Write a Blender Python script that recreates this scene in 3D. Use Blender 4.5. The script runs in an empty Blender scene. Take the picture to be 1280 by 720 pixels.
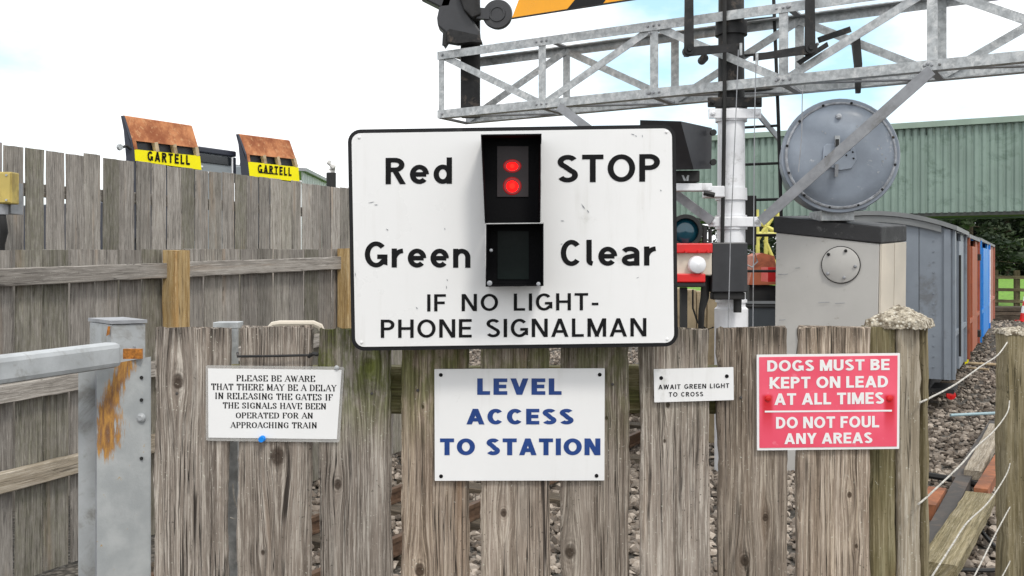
import bpy, bmesh, math, random
import numpy as np
from mathutils import Vector, Matrix, noise
random.seed(7)
R = math.radians
sc = bpy.context.scene
COL = sc.collection

# ------------------------------------------------------------------ camera, world, sun, exposure
FPX = 1204.0                      # focal length in photo pixels
EYE = 1.5
HOR = 328.0
cam_d = bpy.data.cameras.new('camera'); cam = bpy.data.objects.new('camera', cam_d); COL.objects.link(cam)
cam_d.sensor_width = 36; cam_d.lens = FPX / 1280 * 36; cam_d.shift_y = -(360 - HOR) / 1280
cam.location = (0, 0, EYE); cam.rotation_euler = (R(90), 0, 0)
cam_d.clip_start = 0.05; cam_d.clip_end = 2000
sc.camera = cam
sc.view_settings.view_transform = 'Standard'; sc.view_settings.look = 'None'
sc.view_settings.exposure = 0.12; sc.view_settings.gamma = 1.0

SUN_EL, SUN_AZ = R(52), R(155)     # azimuth clockwise from +Y: behind the camera, a little to the right
w = bpy.data.worlds.new("World"); sc.world = w; w.use_nodes = True
nt = w.node_tree; nt.nodes.clear()
def N(t, typ, **kw):
    n = t.nodes.new(typ)
    for k, v in kw.items():
        if hasattr(n, k): setattr(n, k, v)
    return n
out = N(nt, 'ShaderNodeOutputWorld'); bg = N(nt, 'ShaderNodeBackground')
sky = N(nt, 'ShaderNodeTexSky'); sky.sky_type = 'NISHITA'; sky.sun_disc = False
sky.sun_elevation = SUN_EL; sky.sun_rotation = SUN_AZ
geo = N(nt, 'ShaderNodeTexCoord')
mp = N(nt, 'ShaderNodeMapping'); mp.inputs['Scale'].default_value = (1.0, 1.0, 2.2)
mp.inputs['Location'].default_value = (3.3, 1.2, 0.4)
nz = N(nt, 'ShaderNodeTexNoise'); nz.inputs['Scale'].default_value = 2.6; nz.inputs['Detail'].default_value = 7
nz.inputs['Roughness'].default_value = 0.55
nt.links.new(geo.outputs['Generated'], mp.inputs['Vector']); nt.links.new(mp.outputs[0], nz.inputs['Vector'])
ramp = N(nt, 'ShaderNodeValToRGB')
ramp.color_ramp.elements[0].position = 0.22; ramp.color_ramp.elements[0].color = (0, 0, 0, 1)
ramp.color_ramp.elements[1].position = 0.40; ramp.color_ramp.elements[1].color = (1, 1, 1, 1)
# two breaks in the cloud, where the photograph shows them
def brk(px, py, r0, r1, amt):
    d = N(nt, 'ShaderNodeVectorMath'); d.operation = 'DOT_PRODUCT'
    v = Vector(((px - 640) / FPX, 1, -(py - HOR) / FPX)).normalized(); d.inputs[1].default_value = v
    nt.links.new(geo.outputs['Generated'], d.inputs[0]); m_ = N(nt, 'ShaderNodeMapRange'); m_.interpolation_type = 'SMOOTHSTEP'
    m_.inputs[1].default_value = math.cos(R(r1)); m_.inputs[2].default_value = math.cos(R(r0)); m_.inputs[3].default_value = 0; m_.inputs[4].default_value = amt
    nt.links.new(d.outputs['Value'], m_.inputs[0]); return m_.outputs[0]
acc = nz.outputs['Fac']
for a_ in ((930, 40, 2, 11, .24), (1180, 110, 1, 9, .21), (60, 130, 1, 9, .12)):
    s_ = N(nt, 'ShaderNodeMath'); s_.operation = 'SUBTRACT'; nt.links.new(acc, s_.inputs[0]); nt.links.new(brk(*a_), s_.inputs[1]); acc = s_.outputs[0]
nt.links.new(acc, ramp.inputs[0])
mixc = N(nt, 'ShaderNodeMix', data_type='RGBA')
skyg = N(nt, 'ShaderNodeMix', data_type='RGBA'); skyg.blend_type = 'ADD'; skyg.inputs[0].default_value = 1.0
nt.links.new(sky.outputs[0], skyg.inputs[6]); skyg.inputs[7].default_value = (3.2, 5.2, 5.6, 1)   # thin veil of haze over the blue
nt.links.new(ramp.outputs[0], mixc.inputs[0]); nt.links.new(skyg.outputs[2], mixc.inputs[6])
mixc.inputs[7].default_value = (12.6, 12.8, 13.0, 1)                                                # cloud, same units as the sky texture
nt.links.new(mixc.outputs[2], bg.inputs[0]); bg.inputs[1].default_value = 0.1
nt.links.new(bg.outputs[0], out.inputs[0])

sun_d = bpy.data.lights.new('sun', 'SUN'); sun = bpy.data.objects.new('sun', sun_d); COL.objects.link(sun)
sun_d.energy = 1.5; sun_d.angle = R(11); sun_d.color = (1.0, 0.95, 0.87)
sdir = Vector((math.sin(SUN_AZ) * math.cos(SUN_EL), math.cos(SUN_AZ) * math.cos(SUN_EL), math.sin(SUN_EL)))
sun.rotation_euler = sdir.to_track_quat('Z', 'Y').to_euler()

# ------------------------------------------------------------------ coordinates measured in the photograph
def P(px, py, Y): return Vector(((px - 640) * Y / FPX, Y, EYE - (py - HOR) * Y / FPX))
def G(px, py, z=0.0):
    Y = (EYE - z) * FPX / (py - HOR); return Vector(((px - 640) * Y / FPX, Y, z))

# ------------------------------------------------------------------ materials
MATS = {}
def new_mat(name):
    m = bpy.data.materials.new(name); m.use_nodes = True
    t = m.node_tree; b = t.nodes['Principled BSDF']; MATS[name] = m
    return m, t, b
def noise_node(t, vec, scale, detail=4, rough=0.55, dist=0.0):
    n = N(t, 'ShaderNodeTexNoise'); n.inputs['Scale'].default_value = scale; n.inputs['Detail'].default_value = detail
    n.inputs['Roughness'].default_value = rough; n.inputs['Distortion'].default_value = dist
    if vec is not None: t.links.new(vec, n.inputs['Vector'])
    return n.outputs['Fac']
def mapr(t, v, a, b, c=0.0, d=1.0, smooth=True):
    n = N(t, 'ShaderNodeMapRange'); n.inputs[1].default_value = a; n.inputs[2].default_value = b
    n.inputs[3].default_value = c; n.inputs[4].default_value = d
    if smooth: n.interpolation_type = 'SMOOTHSTEP'
    t.links.new(v, n.inputs[0]); return n.outputs[0]
def mix(t, f, a, b, mode='MIX'):
    n = N(t, 'ShaderNodeMix', data_type='RGBA'); n.blend_type = mode
    for s, v in ((0, f), (6, a), (7, b)):
        if isinstance(v, (int, float)): n.inputs[s].default_value = v
        elif isinstance(v, tuple): n.inputs[s].default_value = (v[0], v[1], v[2], 1)
        else: t.links.new(v, n.inputs[s])
    return n.outputs[2]
def mth(t, op, a, b=None, c=None):
    n = N(t, 'ShaderNodeMath'); n.operation = op
    for i, v in enumerate((a, b, c)):
        if v is None: continue
        if isinstance(v, (int, float)): n.inputs[i].default_value = v
        else: t.links.new(v, n.inputs[i])
    return n.outputs[0]
def coords(t, scale=(1, 1, 1), rnd=True):
    tc = N(t, 'ShaderNodeTexCoord'); mp = N(t, 'ShaderNodeMapping'); mp.inputs['Scale'].default_value = scale
    if rnd:
        oi = N(t, 'ShaderNodeObjectInfo'); vm = N(t, 'ShaderNodeVectorMath'); vm.operation = 'ADD'
        sc_ = mth(t, 'MULTIPLY', oi.outputs['Random'], 53.0)
        t.links.new(tc.outputs['Object'], vm.inputs[0]); t.links.new(sc_, vm.inputs[1])
        t.links.new(vm.outputs[0], mp.inputs['Vector'])
    else: t.links.new(tc.outputs['Object'], mp.inputs['Vector'])
    return mp.outputs[0]
def bump(t, b, h, strength=0.4, dist=0.004):
    n = N(t, 'ShaderNodeBump'); n.inputs['Strength'].default_value = strength; n.inputs['Distance'].default_value = dist
    t.links.new(h, n.inputs['Height']); t.links.new(n.outputs[0], b.inputs['Normal'])
def paint(name, col, rough=0.5, var=0.12, scale=6.0, dirt=None, dirt_amt=0.0, metal=0.0, bmp=0.15, bscale=60, dirt_scale=3.0, spec=0.5):
    """painted / plain surface with mottling, grime blotches and a fine relief"""
    m, t, b = new_mat(name); v = coords(t)
    n1 = noise_node(t, v, scale, 6, 0.6)
    c = mix(t, mapr(t, n1, 0.3, 0.7), tuple(x * (1 - var) for x in col), tuple(min(1, x * (1 + var)) for x in col))
    if dirt:
        n2 = noise_node(t, v, dirt_scale, 8, 0.7, 0.4)
        c = mix(t, mapr(t, n2, 0.62 - dirt_amt * 0.3, 0.72 - dirt_amt * 0.1), c, dirt)
    t.links.new(c, b.inputs['Base Color'])
    n3 = noise_node(t, v, bscale, 5, 0.6)
    t.links.new(mapr(t, n1, 0.2, 0.8, max(0, rough - 0.12), min(1, rough + 0.12)), b.inputs['Roughness'])
    b.inputs['Metallic'].default_value = metal; b.inputs['Specular IOR Level'].default_value = spec
    bump(t, b, n3, bmp, 0.003)
    return m

def wood(name, c_dark, c_mid, c_light, grain=1.0, moss_col=(0.10, 0.11, 0.025), bmp=0.55, crack=1.0, fine=1.0, rough_=0.6, end_checks=0.0):
    m, t, b = new_mat(name)
    tc = N(t, 'ShaderNodeTexCoord'); sep = N(t, 'ShaderNodeSeparateXYZ'); t.links.new(tc.outputs['Object'], sep.inputs[0])
    x, y, z = sep.outputs
    oi = N(t, 'ShaderNodeObjectInfo'); rnd = oi.outputs['Random']
    u = mth(t, 'ADD', x, mth(t, 'MULTIPLY', y, 0.7))
    knotmask = None; knotring = None
    lowv = N(t, 'ShaderNodeCombineXYZ'); t.links.new(x, lowv.inputs[0]); t.links.new(mth(t, 'MULTIPLY', z, 0.5), lowv.inputs[2])
    wn = noise_node(t, lowv.outputs[0], 14, 2)
    for i, key in enumerate(('knot_a', 'knot_b')):
        at = N(t, 'ShaderNodeAttribute'); at.attribute_type = 'OBJECT'; at.attribute_name = key
        s = N(t, 'ShaderNodeSeparateXYZ'); t.links.new(at.outputs['Vector'], s.inputs[0])
        dx = mth(t, 'SUBTRACT', x, s.outputs[0]); dz = mth(t, 'SUBTRACT', z, s.outputs[1])
        r = mth(t, 'ADD', s.outputs[2], 0.00001)
        qx = mth(t, 'DIVIDE', dx, r); qz = mth(t, 'MULTIPLY', mth(t, 'DIVIDE', dz, r), 0.72)
        q2 = mth(t, 'ADD', mth(t, 'MULTIPLY', qx, qx), mth(t, 'MULTIPLY', qz, qz))
        q2w = mth(t, 'MULTIPLY', q2, mth(t, 'ADD', 0.4, mth(t, 'MULTIPLY', wn, 1.2)))
        far = mth(t, 'EXPONENT', mth(t, 'MULTIPLY', mth(t, 'ADD', mth(t, 'MULTIPLY', qx, qx), mth(t, 'MULTIPLY', mth(t, 'MULTIPLY', qz, qz), 0.22)), -0.30))
        u = mth(t, 'SUBTRACT', u, mth(t, 'MULTIPLY', mth(t, 'MULTIPLY', dx, far), 0.80))
        core = mth(t, 'EXPONENT', mth(t, 'MULTIPLY', q2w, -1.3))
        ringv = mth(t, 'SINE', mth(t, 'MULTIPLY', mth(t, 'SQRT', q2w), 13.0))
        ring = mth(t, 'MULTIPLY', mth(t, 'EXPONENT', mth(t, 'MULTIPLY', q2w, -0.7)), ringv)
        knotmask = core if knotmask is None else mth(t, 'MAXIMUM', knotmask, core)
        knotring = ring if knotring is None else mth(t, 'ADD', knotring, ring)
    offs = mth(t, 'MULTIPLY', rnd, 41.0)
    def gv(sx, sz, warp=0.0):
        cb = N(t, 'ShaderNodeCombineXYZ')
        uu = mth(t, 'MULTIPLY', u, sx)
        if warp: uu = mth(t, 'ADD', uu, mth(t, 'MULTIPLY', wn, warp))
        t.links.new(mth(t, 'ADD', uu, offs), cb.inputs[0]); t.links.new(mth(t, 'ADD', mth(t, 'MULTIPLY', z, sz), offs), cb.inputs[2])
        t.links.new(mth(t, 'MULTIPLY', y, sx * 0.2), cb.inputs[1])
        return cb.outputs[0]
    g1 = noise_node(t, gv(85 * grain, 1.3, 0.5), 1.0, 6, 0.68)        # growth-ring bands
    g2 = noise_node(t, gv(330 * grain * fine, 8, 1.0), 1.0, 6, 0.75)   # fibre
    g3 = noise_node(t, gv(120 * grain, 1.3, 0.7), 1.0, 4, 0.55)          # checks
    blot = noise_node(t, gv(9, 3.0), 1.0, 5, 0.6)
    pits = noise_node(t, gv(420, 120), 1.0, 2, 0.5)
    c = mix(t, mapr(t, g1, 0.32, 0.66), c_dark, c_mid)
    c = mix(t, mapr(t, g2, 0.45, 0.66, 0, 0.62), c, c_light)
    wash = noise_node(t, gv(26, 2.2), 1.0, 5, 0.65)
    c = mix(t, mapr(t, wash, 0.5, 0.7, 0, 0.45), c, tuple(a * .75 + .03 for a in c_light))
    c = mix(t, mapr(t, blot, 0.35, 0.75, 0.0, 0.55), c, tuple(a * 0.6 + bb * 0.25 for a, bb in zip(c_mid, c_dark)))
    warm = noise_node(t, gv(16, 1.2), 1.0, 3)
    c = mix(t, mapr(t, warm, 0.55, 0.75, 0, 0.4), c, (c_mid[0] * 1.18, c_mid[1] * 0.88, c_mid[2] * 0.62))
    micro = noise_node(t, gv(760 * grain * fine, 26, 2.0), 1.0, 4, 0.8)
    c = mix(t, mapr(t, micro, 0.56, 0.70, 0, 0.62 * rough_), c, tuple(a * 0.45 for a in c_dark))
    c = mix(t, mapr(t, micro, 0.30, 0.42, 0.5 * rough_, 0), c, c_light)
    chk = mth(t, 'ABSOLUTE', mth(t, 'SUBTRACT', g3, 0.5))
    chkm = mth(t, 'MULTIPLY', mapr(t, chk, 0.004, 0.016, 1, 0), mapr(t, blot, 0.42, 0.6))
    chkm = mth(t, 'MULTIPLY', chkm, crack)
    endc = mth(t, 'MULTIPLY', mapr(t, mth(t, 'ABSOLUTE', mth(t, 'SUBTRACT', noise_node(t, gv(210 * grain, 2.0, 1.0), 1.0, 3, 0.6), 0.5)), 0.01, 0.045, 1, 0), mapr(t, mth(t, 'ADD', z, mth(t, 'MULTIPLY', blot, 0.10)), 0.655, 0.70))
    chkm = mth(t, 'MAXIMUM', chkm, mth(t, 'MULTIPLY', endc, end_checks))
    c = mix(t, mth(t, 'MULTIPLY', chkm, 0.8), c, tuple(a * 0.22 for a in c_dark))
    c = mix(t, mapr(t, pits, 0.68, 0.76, 0, 0.55), c, tuple(a * 0.35 for a in c_dark))
    c = mix(t, mapr(t, knotring, 0.1, 0.9, 0, 0.30), c, c_dark)
    kn = noise_node(t, gv(120, 90), 1.0, 4, 0.7)
    c = mix(t, mapr(t, mth(t, 'MULTIPLY', knotmask, mth(t, 'ADD', kn, 0.45)), 0.28, 0.75, 0, 0.92), c, (0.045, 0.032, 0.024))
    aw = N(t, 'ShaderNodeAttribute'); aw.attribute_type = 'OBJECT'; aw.attribute_name = 'warm'
    c = mix(t, mth(t, 'MULTIPLY', aw.outputs['Fac'], mapr(t, g1, 0.3, 0.7, 0.9, 0.35)), c, mix(t, 1.0, c, (1.12, 0.93, 0.74), 'MULTIPLY'))
    spv = N(t, 'ShaderNodeTexNoise'); spv.inputs['Scale'].default_value = 190; spv.inputs['Detail'].default_value = 3; t.links.new(tc.outputs['Object'], spv.inputs['Vector'])
    patch = noise_node(t, gv(12, 9), 1.0, 3)
    c = mix(t, mth(t, 'MULTIPLY', mapr(t, spv.outputs['Fac'], 0.64, 0.70), mapr(t, patch, 0.45, 0.65, 0, 0.75)), c, (0.56, 0.55, 0.47))
    c = mix(t, mth(t, 'MULTIPLY', mapr(t, spv.outputs['Fac'], 0.36, 0.30), mapr(t, patch, 0.55, 0.35, 0, 0.8)), c, (0.035, 0.03, 0.022))
    # damp, dirty patches that differ from board to board, and long open checks
    dmp = noise_node(t, gv(7, 1.7), 1.0, 6, 0.65)
    c = mix(t, mapr(t, dmp, 0.52, 0.66, 0, 0.55 * rough_), c, tuple(a * 0.9 for a in c_dark))
    lk = noise_node(t, gv(46, 0.55, 0.25), 1.0, 2, 0.4)
    lkm = mth(t, 'MULTIPLY', mapr(t, mth(t, 'ABSOLUTE', mth(t, 'SUBTRACT', lk, 0.5)), 0.002, 0.009, 1, 0), mapr(t, noise_node(t, gv(5, 4.0), 1.0, 2), 0.5, 0.56))
    c = mix(t, mth(t, 'MULTIPLY', lkm, 0.9 * rough_), c, (0.016, 0.012, 0.01)); chkm = mth(t, 'MAXIMUM', chkm, mth(t, 'MULTIPLY', lkm, rough_))
    # moss / algae: amount per piece, more towards the top end and the edges
    am = N(t, 'ShaderNodeAttribute'); am.attribute_type = 'OBJECT'; am.attribute_name = 'moss'
    at = N(t, 'ShaderNodeAttribute'); at.attribute_type = 'OBJECT'; at.attribute_name = 'moss_top'
    mn = noise_node(t, gv(30, 12), 1.0, 6, 0.7)
    band = mth(t, 'MULTIPLY', at.outputs['Fac'], mapr(t, z, 0.40, 0.59))
    mm = mth(t, 'ADD', mth(t, 'MULTIPLY', am.outputs['Fac'], mapr(t, mn, 0.3, 0.65, 0.25, 1.0)), mth(t, 'MULTIPLY', band, mapr(t, mn, 0.38, 0.58, 0.12, 1.0)))
    mm = mth(t, 'MINIMUM', mm, 0.9)
    c = mix(t, mm, c, mix(t, mapr(t, g2, 0.4, 0.7), tuple(a * 0.5 for a in moss_col), tuple(a * 1.5 for a in moss_col)))
    # board-to-board tone
    br = mapr(t, rnd, 0, 1, 0.74, 1.16, False)
    at2 = N(t, 'ShaderNodeAttribute'); at2.attribute_type = 'OBJECT'; at2.attribute_name = 'tone'
    br = mth(t, 'MULTIPLY', br, mth(t, 'ADD', at2.outputs['Fac'], 1.0))
    vm = N(t, 'ShaderNodeVectorMath'); vm.operation = 'SCALE'; t.links.new(c, vm.inputs[0]); t.links.new(br, vm.inputs['Scale'])
    t.links.new(vm.outputs[0], b.inputs['Base Color'])
    b.inputs['Roughness'].default_value = 0.85; b.inputs['Specular IOR Level'].default_value = 0.25
    h = mth(t, 'ADD', mth(t, 'MULTIPLY', g1, 0.5), mth(t, 'MULTIPLY', g2, 0.7))
    h = mth(t, 'SUBTRACT', h, mth(t, 'MULTIPLY', chkm, 1.0)); h = mth(t, 'SUBTRACT', h, mth(t, 'MULTIPLY', knotmask, 0.6))
    h = mth(t, 'SUBTRACT', h, mth(t, 'MULTIPLY', mapr(t, knotring, -1, 1), 0.25))
    bump(t, b, h, bmp, 0.004)
    return m

W_near = wood('weathered_paling', (0.085, 0.070, 0.058), (0.285, 0.243, 0.207), (0.70, 0.655, 0.59), rough_=1.0, crack=1.25, end_checks=1.0, bmp=0.75, moss_col=(0.12, 0.135, 0.03))
W_far = wood('grey_boarding', (0.14, 0.126, 0.112), (0.335, 0.308, 0.277), (0.56, 0.53, 0.49), grain=0.55, bmp=0.35)
W_post = wood('tan_post_timber', (0.20, 0.12, 0.045), (0.42, 0.285, 0.125), (0.62, 0.49, 0.30), grain=0.6, bmp=0.4)
W_green = wood('green_treated_timber', (0.10, 0.08, 0.04), (0.26, 0.215, 0.125), (0.46, 0.40, 0.29), grain=0.8)
W_pale = wood('bleached_timber', (0.16, 0.13, 0.09), (0.36, 0.31, 0.24), (0.58, 0.53, 0.46), grain=0.7)
W_sleeper = wood('sleeper_timber', (0.03, 0.025, 0.02), (0.10, 0.078, 0.055), (0.2, 0.165, 0.125), grain=0.6)

M_white = paint('white_sign_enamel', (0.80, 0.80, 0.80), 0.35, 0.03, 3, (0.60, 0.60, 0.58), 0.0, bmp=0.03, dirt_scale=5)
M_black = paint('black_paint', (0.010, 0.010, 0.011), 0.5, 0.3, 12, (0.05, 0.05, 0.05), 0.1, bmp=0.1, spec=0.25)
M_ink = paint('black_lettering', (0.008, 0.008, 0.009), 0.6, 0.15, 30, bmp=0.0, spec=0.12)
M_blue = paint('blue_lettering', (0.008, 0.045, 0.21), 0.4, 0.1, 30, bmp=0.0)
M_lam = paint('laminate_sleeve', (0.60, 0.59, 0.57), 0.15, 0.06, 20, bmp=0.05); M_lam.node_tree.nodes['Principled BSDF'].inputs['Alpha'].default_value = 0.38
M_paper = paint('white_paper', (0.80, 0.80, 0.80), 0.6, 0.02, 8, bmp=0.03)
M_housing = paint('signal_housing_black', (0.004, 0.004, 0.005), 0.7, 0.3, 15, bmp=0.15, spec=0.12)
M_edge = paint('worn_metal_edge', (0.42, 0.42, 0.42), 0.5, 0.3, 40)
M_greyblk = paint('hood_grey_black', (0.028, 0.029, 0.033), 0.4, 0.25, 5, (0.06, 0.06, 0.062), 0.2, bmp=0.1)
M_galv = paint('galvanised_steel', (0.40, 0.42, 0.43), 0.5, 0.28, 26, (0.62, 0.63, 0.63), 0.5, metal=0.35, bmp=0.25, dirt_scale=16)
M_galvd = paint('dull_brace_steel', (0.30, 0.31, 0.33), 0.55, 0.16, 14, (0.2, 0.2, 0.2), 0.3, metal=0.2, bmp=0.2)
M_gate = paint('grey_gate_paint', (0.40, 0.42, 0.435), 0.48, 0.14, 9, (0.26, 0.26, 0.25), 0.45, bmp=0.2, dirt_scale=12)
M_postw = paint('white_post_paint', (0.80, 0.81, 0.84), 0.45, 0.07, 8, (0.5, 0.5, 0.51), 0.25, bmp=0.12, dirt_scale=7)
M_dark = paint('dark_post_steel', (0.022, 0.022, 0.023), 0.55, 0.4, 14, (0.10, 0.08, 0.065), 0.3, bmp=0.3, dirt_scale=9, spec=0.25)
M_green = paint('green_cladding_paint', (0.21, 0.285, 0.245), 0.5, 0.12, 0.7, (0.13, 0.19, 0.155), 0.35, bmp=0.02, dirt_scale=1.4)
M_greent = paint('green_trim_paint', (0.25, 0.33, 0.27), 0.5, 0.1, 1.5)
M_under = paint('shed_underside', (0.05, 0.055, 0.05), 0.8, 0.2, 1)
M_drum = paint('grey_drum_paint', (0.275, 0.315, 0.375), 0.42, 0.12, 5, (0.55, 0.56, 0.57), 0.0, bmp=0.25, dirt_scale=9)
M_drumw = paint('worn_drum_edge', (0.38, 0.40, 0.43), 0.5, 0.3, 22, (0.12, 0.12, 0.13), 0.4)
M_cab = paint('stone_grey_paint', (0.46, 0.45, 0.43), 0.6, 0.05, 3, (0.30, 0.27, 0.24), 0.02, bmp=0.1, dirt_scale=11)
M_cream = paint('cream_board', (0.62, 0.56, 0.47), 0.6, 0.07, 3, (0.42, 0.36, 0.27), 0.2, bmp=0.15)
M_lid = paint('black_felt_lid', (0.022, 0.022, 0.024), 0.6, 0.3, 10, (0.10, 0.10, 0.10), 0.25, bmp=0.5, dirt_scale=13)
M_van = paint('van_grey_paint', (0.215, 0.245, 0.285), 0.5, 0.08, 2.5, (0.15, 0.16, 0.175), 0.3, bmp=0.1)
M_vanroof = paint('van_roof_grey', (0.20, 0.21, 0.215), 0.6, 0.12, 3)
M_orange = paint('oxide_orange_paint', (0.36, 0.10, 0.045), 0.6, 0.12, 3, (0.2, 0.055, 0.025), 0.3)
M_vblue = paint('bright_blue_paint', (0.005, 0.22, 0.68), 0.45, 0.08, 3)
M_pink = paint('faded_oxide_paint', (0.40, 0.155, 0.11), 0.6, 0.12, 3)
M_under2 = paint('underframe_black', (0.015, 0.015, 0.015), 0.7, 0.3, 8)
M_red = paint('signal_red_paint', (0.62, 0.012, 0.012), 0.4, 0.08, 6)
M_yel = paint('yellow_name_board', (0.90, 0.80, 0.004), 0.45, 0.03, 3, spec=0.2)
M_yelsig = paint('amber_arm_enamel', (0.95, 0.40, 0.002), 0.35, 0.05, 3)
M_boxy = paint('old_yellow_plastic', (0.52, 0.40, 0.11), 0.5, 0.1, 8, (0.3, 0.22, 0.06), 0.2)
M_lgrey = paint('lorry_grey_paint', (0.24, 0.27, 0.29), 0.45, 0.06, 1)
M_navy = paint('lorry_dark_blue', (0.022, 0.026, 0.042), 0.4, 0.15, 2)
M_rail = paint('rusty_rail_steel', (0.11, 0.065, 0.04), 0.65, 0.3, 20, (0.25, 0.2, 0.17), 0.3, metal=0.3, bmp=0.4)
M_rope = paint('white_rope', (0.46, 0.44, 0.40), 0.85, 0.35, 90, bmp=0.6, bscale=300)
M_teal = paint('teal_lens', (0.004, 0.045, 0.07), 0.12, 0.1, 6, spec=0.8)
M_smoke = paint('smoked_window', (0.035, 0.026, 0.028), 0.4, 0.2, 6, spec=0.3)
M_dgreen = paint('unlit_green_window', (0.005, 0.010, 0.009), 0.45, 0.15, 6, spec=0.14)
M_tan = paint('tan_blocks', (0.52, 0.41, 0.26), 0.8, 0.2, 5, (0.3, 0.22, 0.13), 0.3)
M_rustbar = paint('rusty_scrap_iron', (0.27, 0.10, 0.045), 0.85, 0.35, 12, (0.14, 0.06, 0.035), 0.5, bmp=0.4)
M_scrap = paint('dull_dark_steel', (0.06, 0.055, 0.052), 0.75, 0.35, 14, (0.12, 0.09, 0.07), 0.4, bmp=0.4)
M_rubber = paint('rubber_tyre', (0.02, 0.02, 0.02), 0.8, 0.2, 10)
M_slate = paint('blue_grey_tub', (0.10, 0.115, 0.13), 0.5, 0.1, 4)
M_ltube = paint('pale_blue_pipe_paint', (0.30, 0.42, 0.46), 0.5, 0.1, 5)
M_yfr = paint('lime_yellow_frame', (0.62, 0.58, 0.14), 0.5, 0.15, 5)
M_pin = paint('blue_pin_plastic', (0.0, 0.22, 0.75), 0.3, 0.05, 5)
M_glassd = paint('dark_window_glass', (0.015, 0.018, 0.022), 0.12, 0.1, 1)

for M_ in (M_white,):
    t = M_.node_tree; b = t.nodes['Principled BSDF']; src = b.inputs['Base Color'].links[0].from_socket
    st_ = noise_node(t, coords(t, (1, 1, 0.08)), 45, 6, 0.65); bl_ = noise_node(t, coords(t), 5, 4, 0.6)
    t.links.new(mix(t, mth(t, 'MULTIPLY', mapr(t, st_, 0.5, 0.75, 0, 0.45), mapr(t, bl_, 0.4, 0.7)), src, (0.55, 0.54, 0.50)), b.inputs['Base Color'])

# red dog sign: faded print, redder rings bleeding round the two screws
m, t, b = new_mat('faded_red_print'); v = coords(t)
tc = N(t, 'ShaderNodeTexCoord')
c = mix(t, mapr(t, noise_node(t, v, 8, 6), 0.3, 0.75), (0.76, 0.075, 0.135), (0.88, 0.13, 0.20))
c = mix(t, mapr(t, noise_node(t, v, 60, 5), 0.62, 0.72, 0, 0.4), c, (0.85, 0.28, 0.36))
sep = N(t, 'ShaderNodeSeparateXYZ'); t.links.new(tc.outputs['Object'], sep.inputs[0])
for cx in (-0.1085, 0.1085):
    dx = mth(t, 'SUBTRACT', sep.outputs[0], cx); dz = mth(t, 'SUBTRACT', sep.outputs[2], 0.004)
    up = mth(t, 'MULTIPLY', dx, dx)
    drip = mth(t, 'MULTIPLY', mapr(t, up, 0.00001, 0.00016, 1, 0), mth(t, 'MULTIPLY', mapr(t, dz, -0.075, 0.0), mapr(t, dz, 0.004, 0.012, 1, 0)))
    c = mix(t, mth(t, 'MULTIPLY', drip, 0.95), c, (0.55, 0.0, 0.008))
t.links.new(c, b.inputs['Base Color']); b.inputs['Roughness'].default_value = 0.4
M_dog = m

# grey gate plate with rust bleeding down from a hole
m, t, b = new_mat('rust_streaked_plate'); v = coords(t, rnd=False)
tc = N(t, 'ShaderNodeTexCoord'); sep = N(t, 'ShaderNodeSeparateXYZ'); t.links.new(tc.outputs['Object'], sep.inputs[0])
base = mix(t, mapr(t, noise_node(t, v, 14, 6), 0.35, 0.7), (0.34, 0.36, 0.37), (0.45, 0.47, 0.475))
mp2 = N(t, 'ShaderNodeMapping'); mp2.inputs['Scale'].default_value = (1, 1, 0.16); t.links.new(tc.outputs['Object'], mp2.inputs['Vector'])
st = noise_node(t, mp2.outputs[0], 130, 6, 0.7)
fine = noise_node(t, v, 210, 4, 0.7)
ctr = mth(t, 'ADD', mth(t, 'MULTIPLY', mapr(t, sep.outputs[2], 0.0, 0.125), 0.036), -0.030)   # streak leans down to the left
dx = mth(t, 'ABSOLUTE', mth(t, 'SUBTRACT', sep.outputs[0], ctr))
wid = mth(t, 'MULTIPLY', mapr(t, sep.outputs[2], -0.11, 0.10, 1.0, 0.5), 0.046)
inx = mth(t, 'SUBTRACT', 1.0, mth(t, 'DIVIDE', dx, wid))
inz = mapr(t, sep.outputs[2], -0.125, -0.085)
mask = mth(t, 'ADD', mth(t, 'MULTIPLY', inx, 0.85), mth(t, 'MULTIPLY', mth(t, 'SUBTRACT', st, 0.5), 2.4))
mask = mth(t, 'SUBTRACT', mask, mapr(t, sep.outputs[2], -0.045, -0.175, 0.0, 1.5))
mask = mapr(t, mask, 0.0, 0.5, 0, 0.92)
rc = mix(t, mapr(t, st, 0.35, 0.7), (0.17, 0.06, 0.008), (0.56, 0.27, 0.03)); rc = mix(t, mapr(t, fine, 0.5, 0.7, 0, 0.5), rc, (0.30, 0.13, 0.02))
spk = mapr(t, noise_node(t, v, 55, 5, 0.7), 0.66, 0.70, 0, 0.8)
c = mix(t, mask, base, rc); c = mix(t, spk, c, (0.42, 0.27, 0.08))
t.links.new(c, b.inputs['Base Color']); b.inputs['Roughness'].default_value = 0.6; bump(t, b, fine, 0.3, 0.002)
M_rustplate = m
M_rust = paint('orange_rust', (0.42, 0.16, 0.025), 0.8, 0.4, 90, (0.12, 0.04, 0.01), 0.4, bmp=0.5, dirt_scale=70)

# rusted canopy plate
m, t, b = new_mat('rusty_canopy_plate'); v = coords(t)
c = mix(t, mapr(t, noise_node(t, v, 2.3, 8, 0.65), 0.35, 0.68), (0.26, 0.075, 0.025), (0.58, 0.24, 0.10))
c = mix(t, mapr(t, noise_node(t, v, 9, 6, 0.7), 0.55, 0.66, 0, 0.6), c, (0.60, 0.34, 0.17))
t.links.new(c, b.inputs['Base Color']); b.inputs['Roughness'].default_value = 0.8
M_canopy = m

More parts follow.
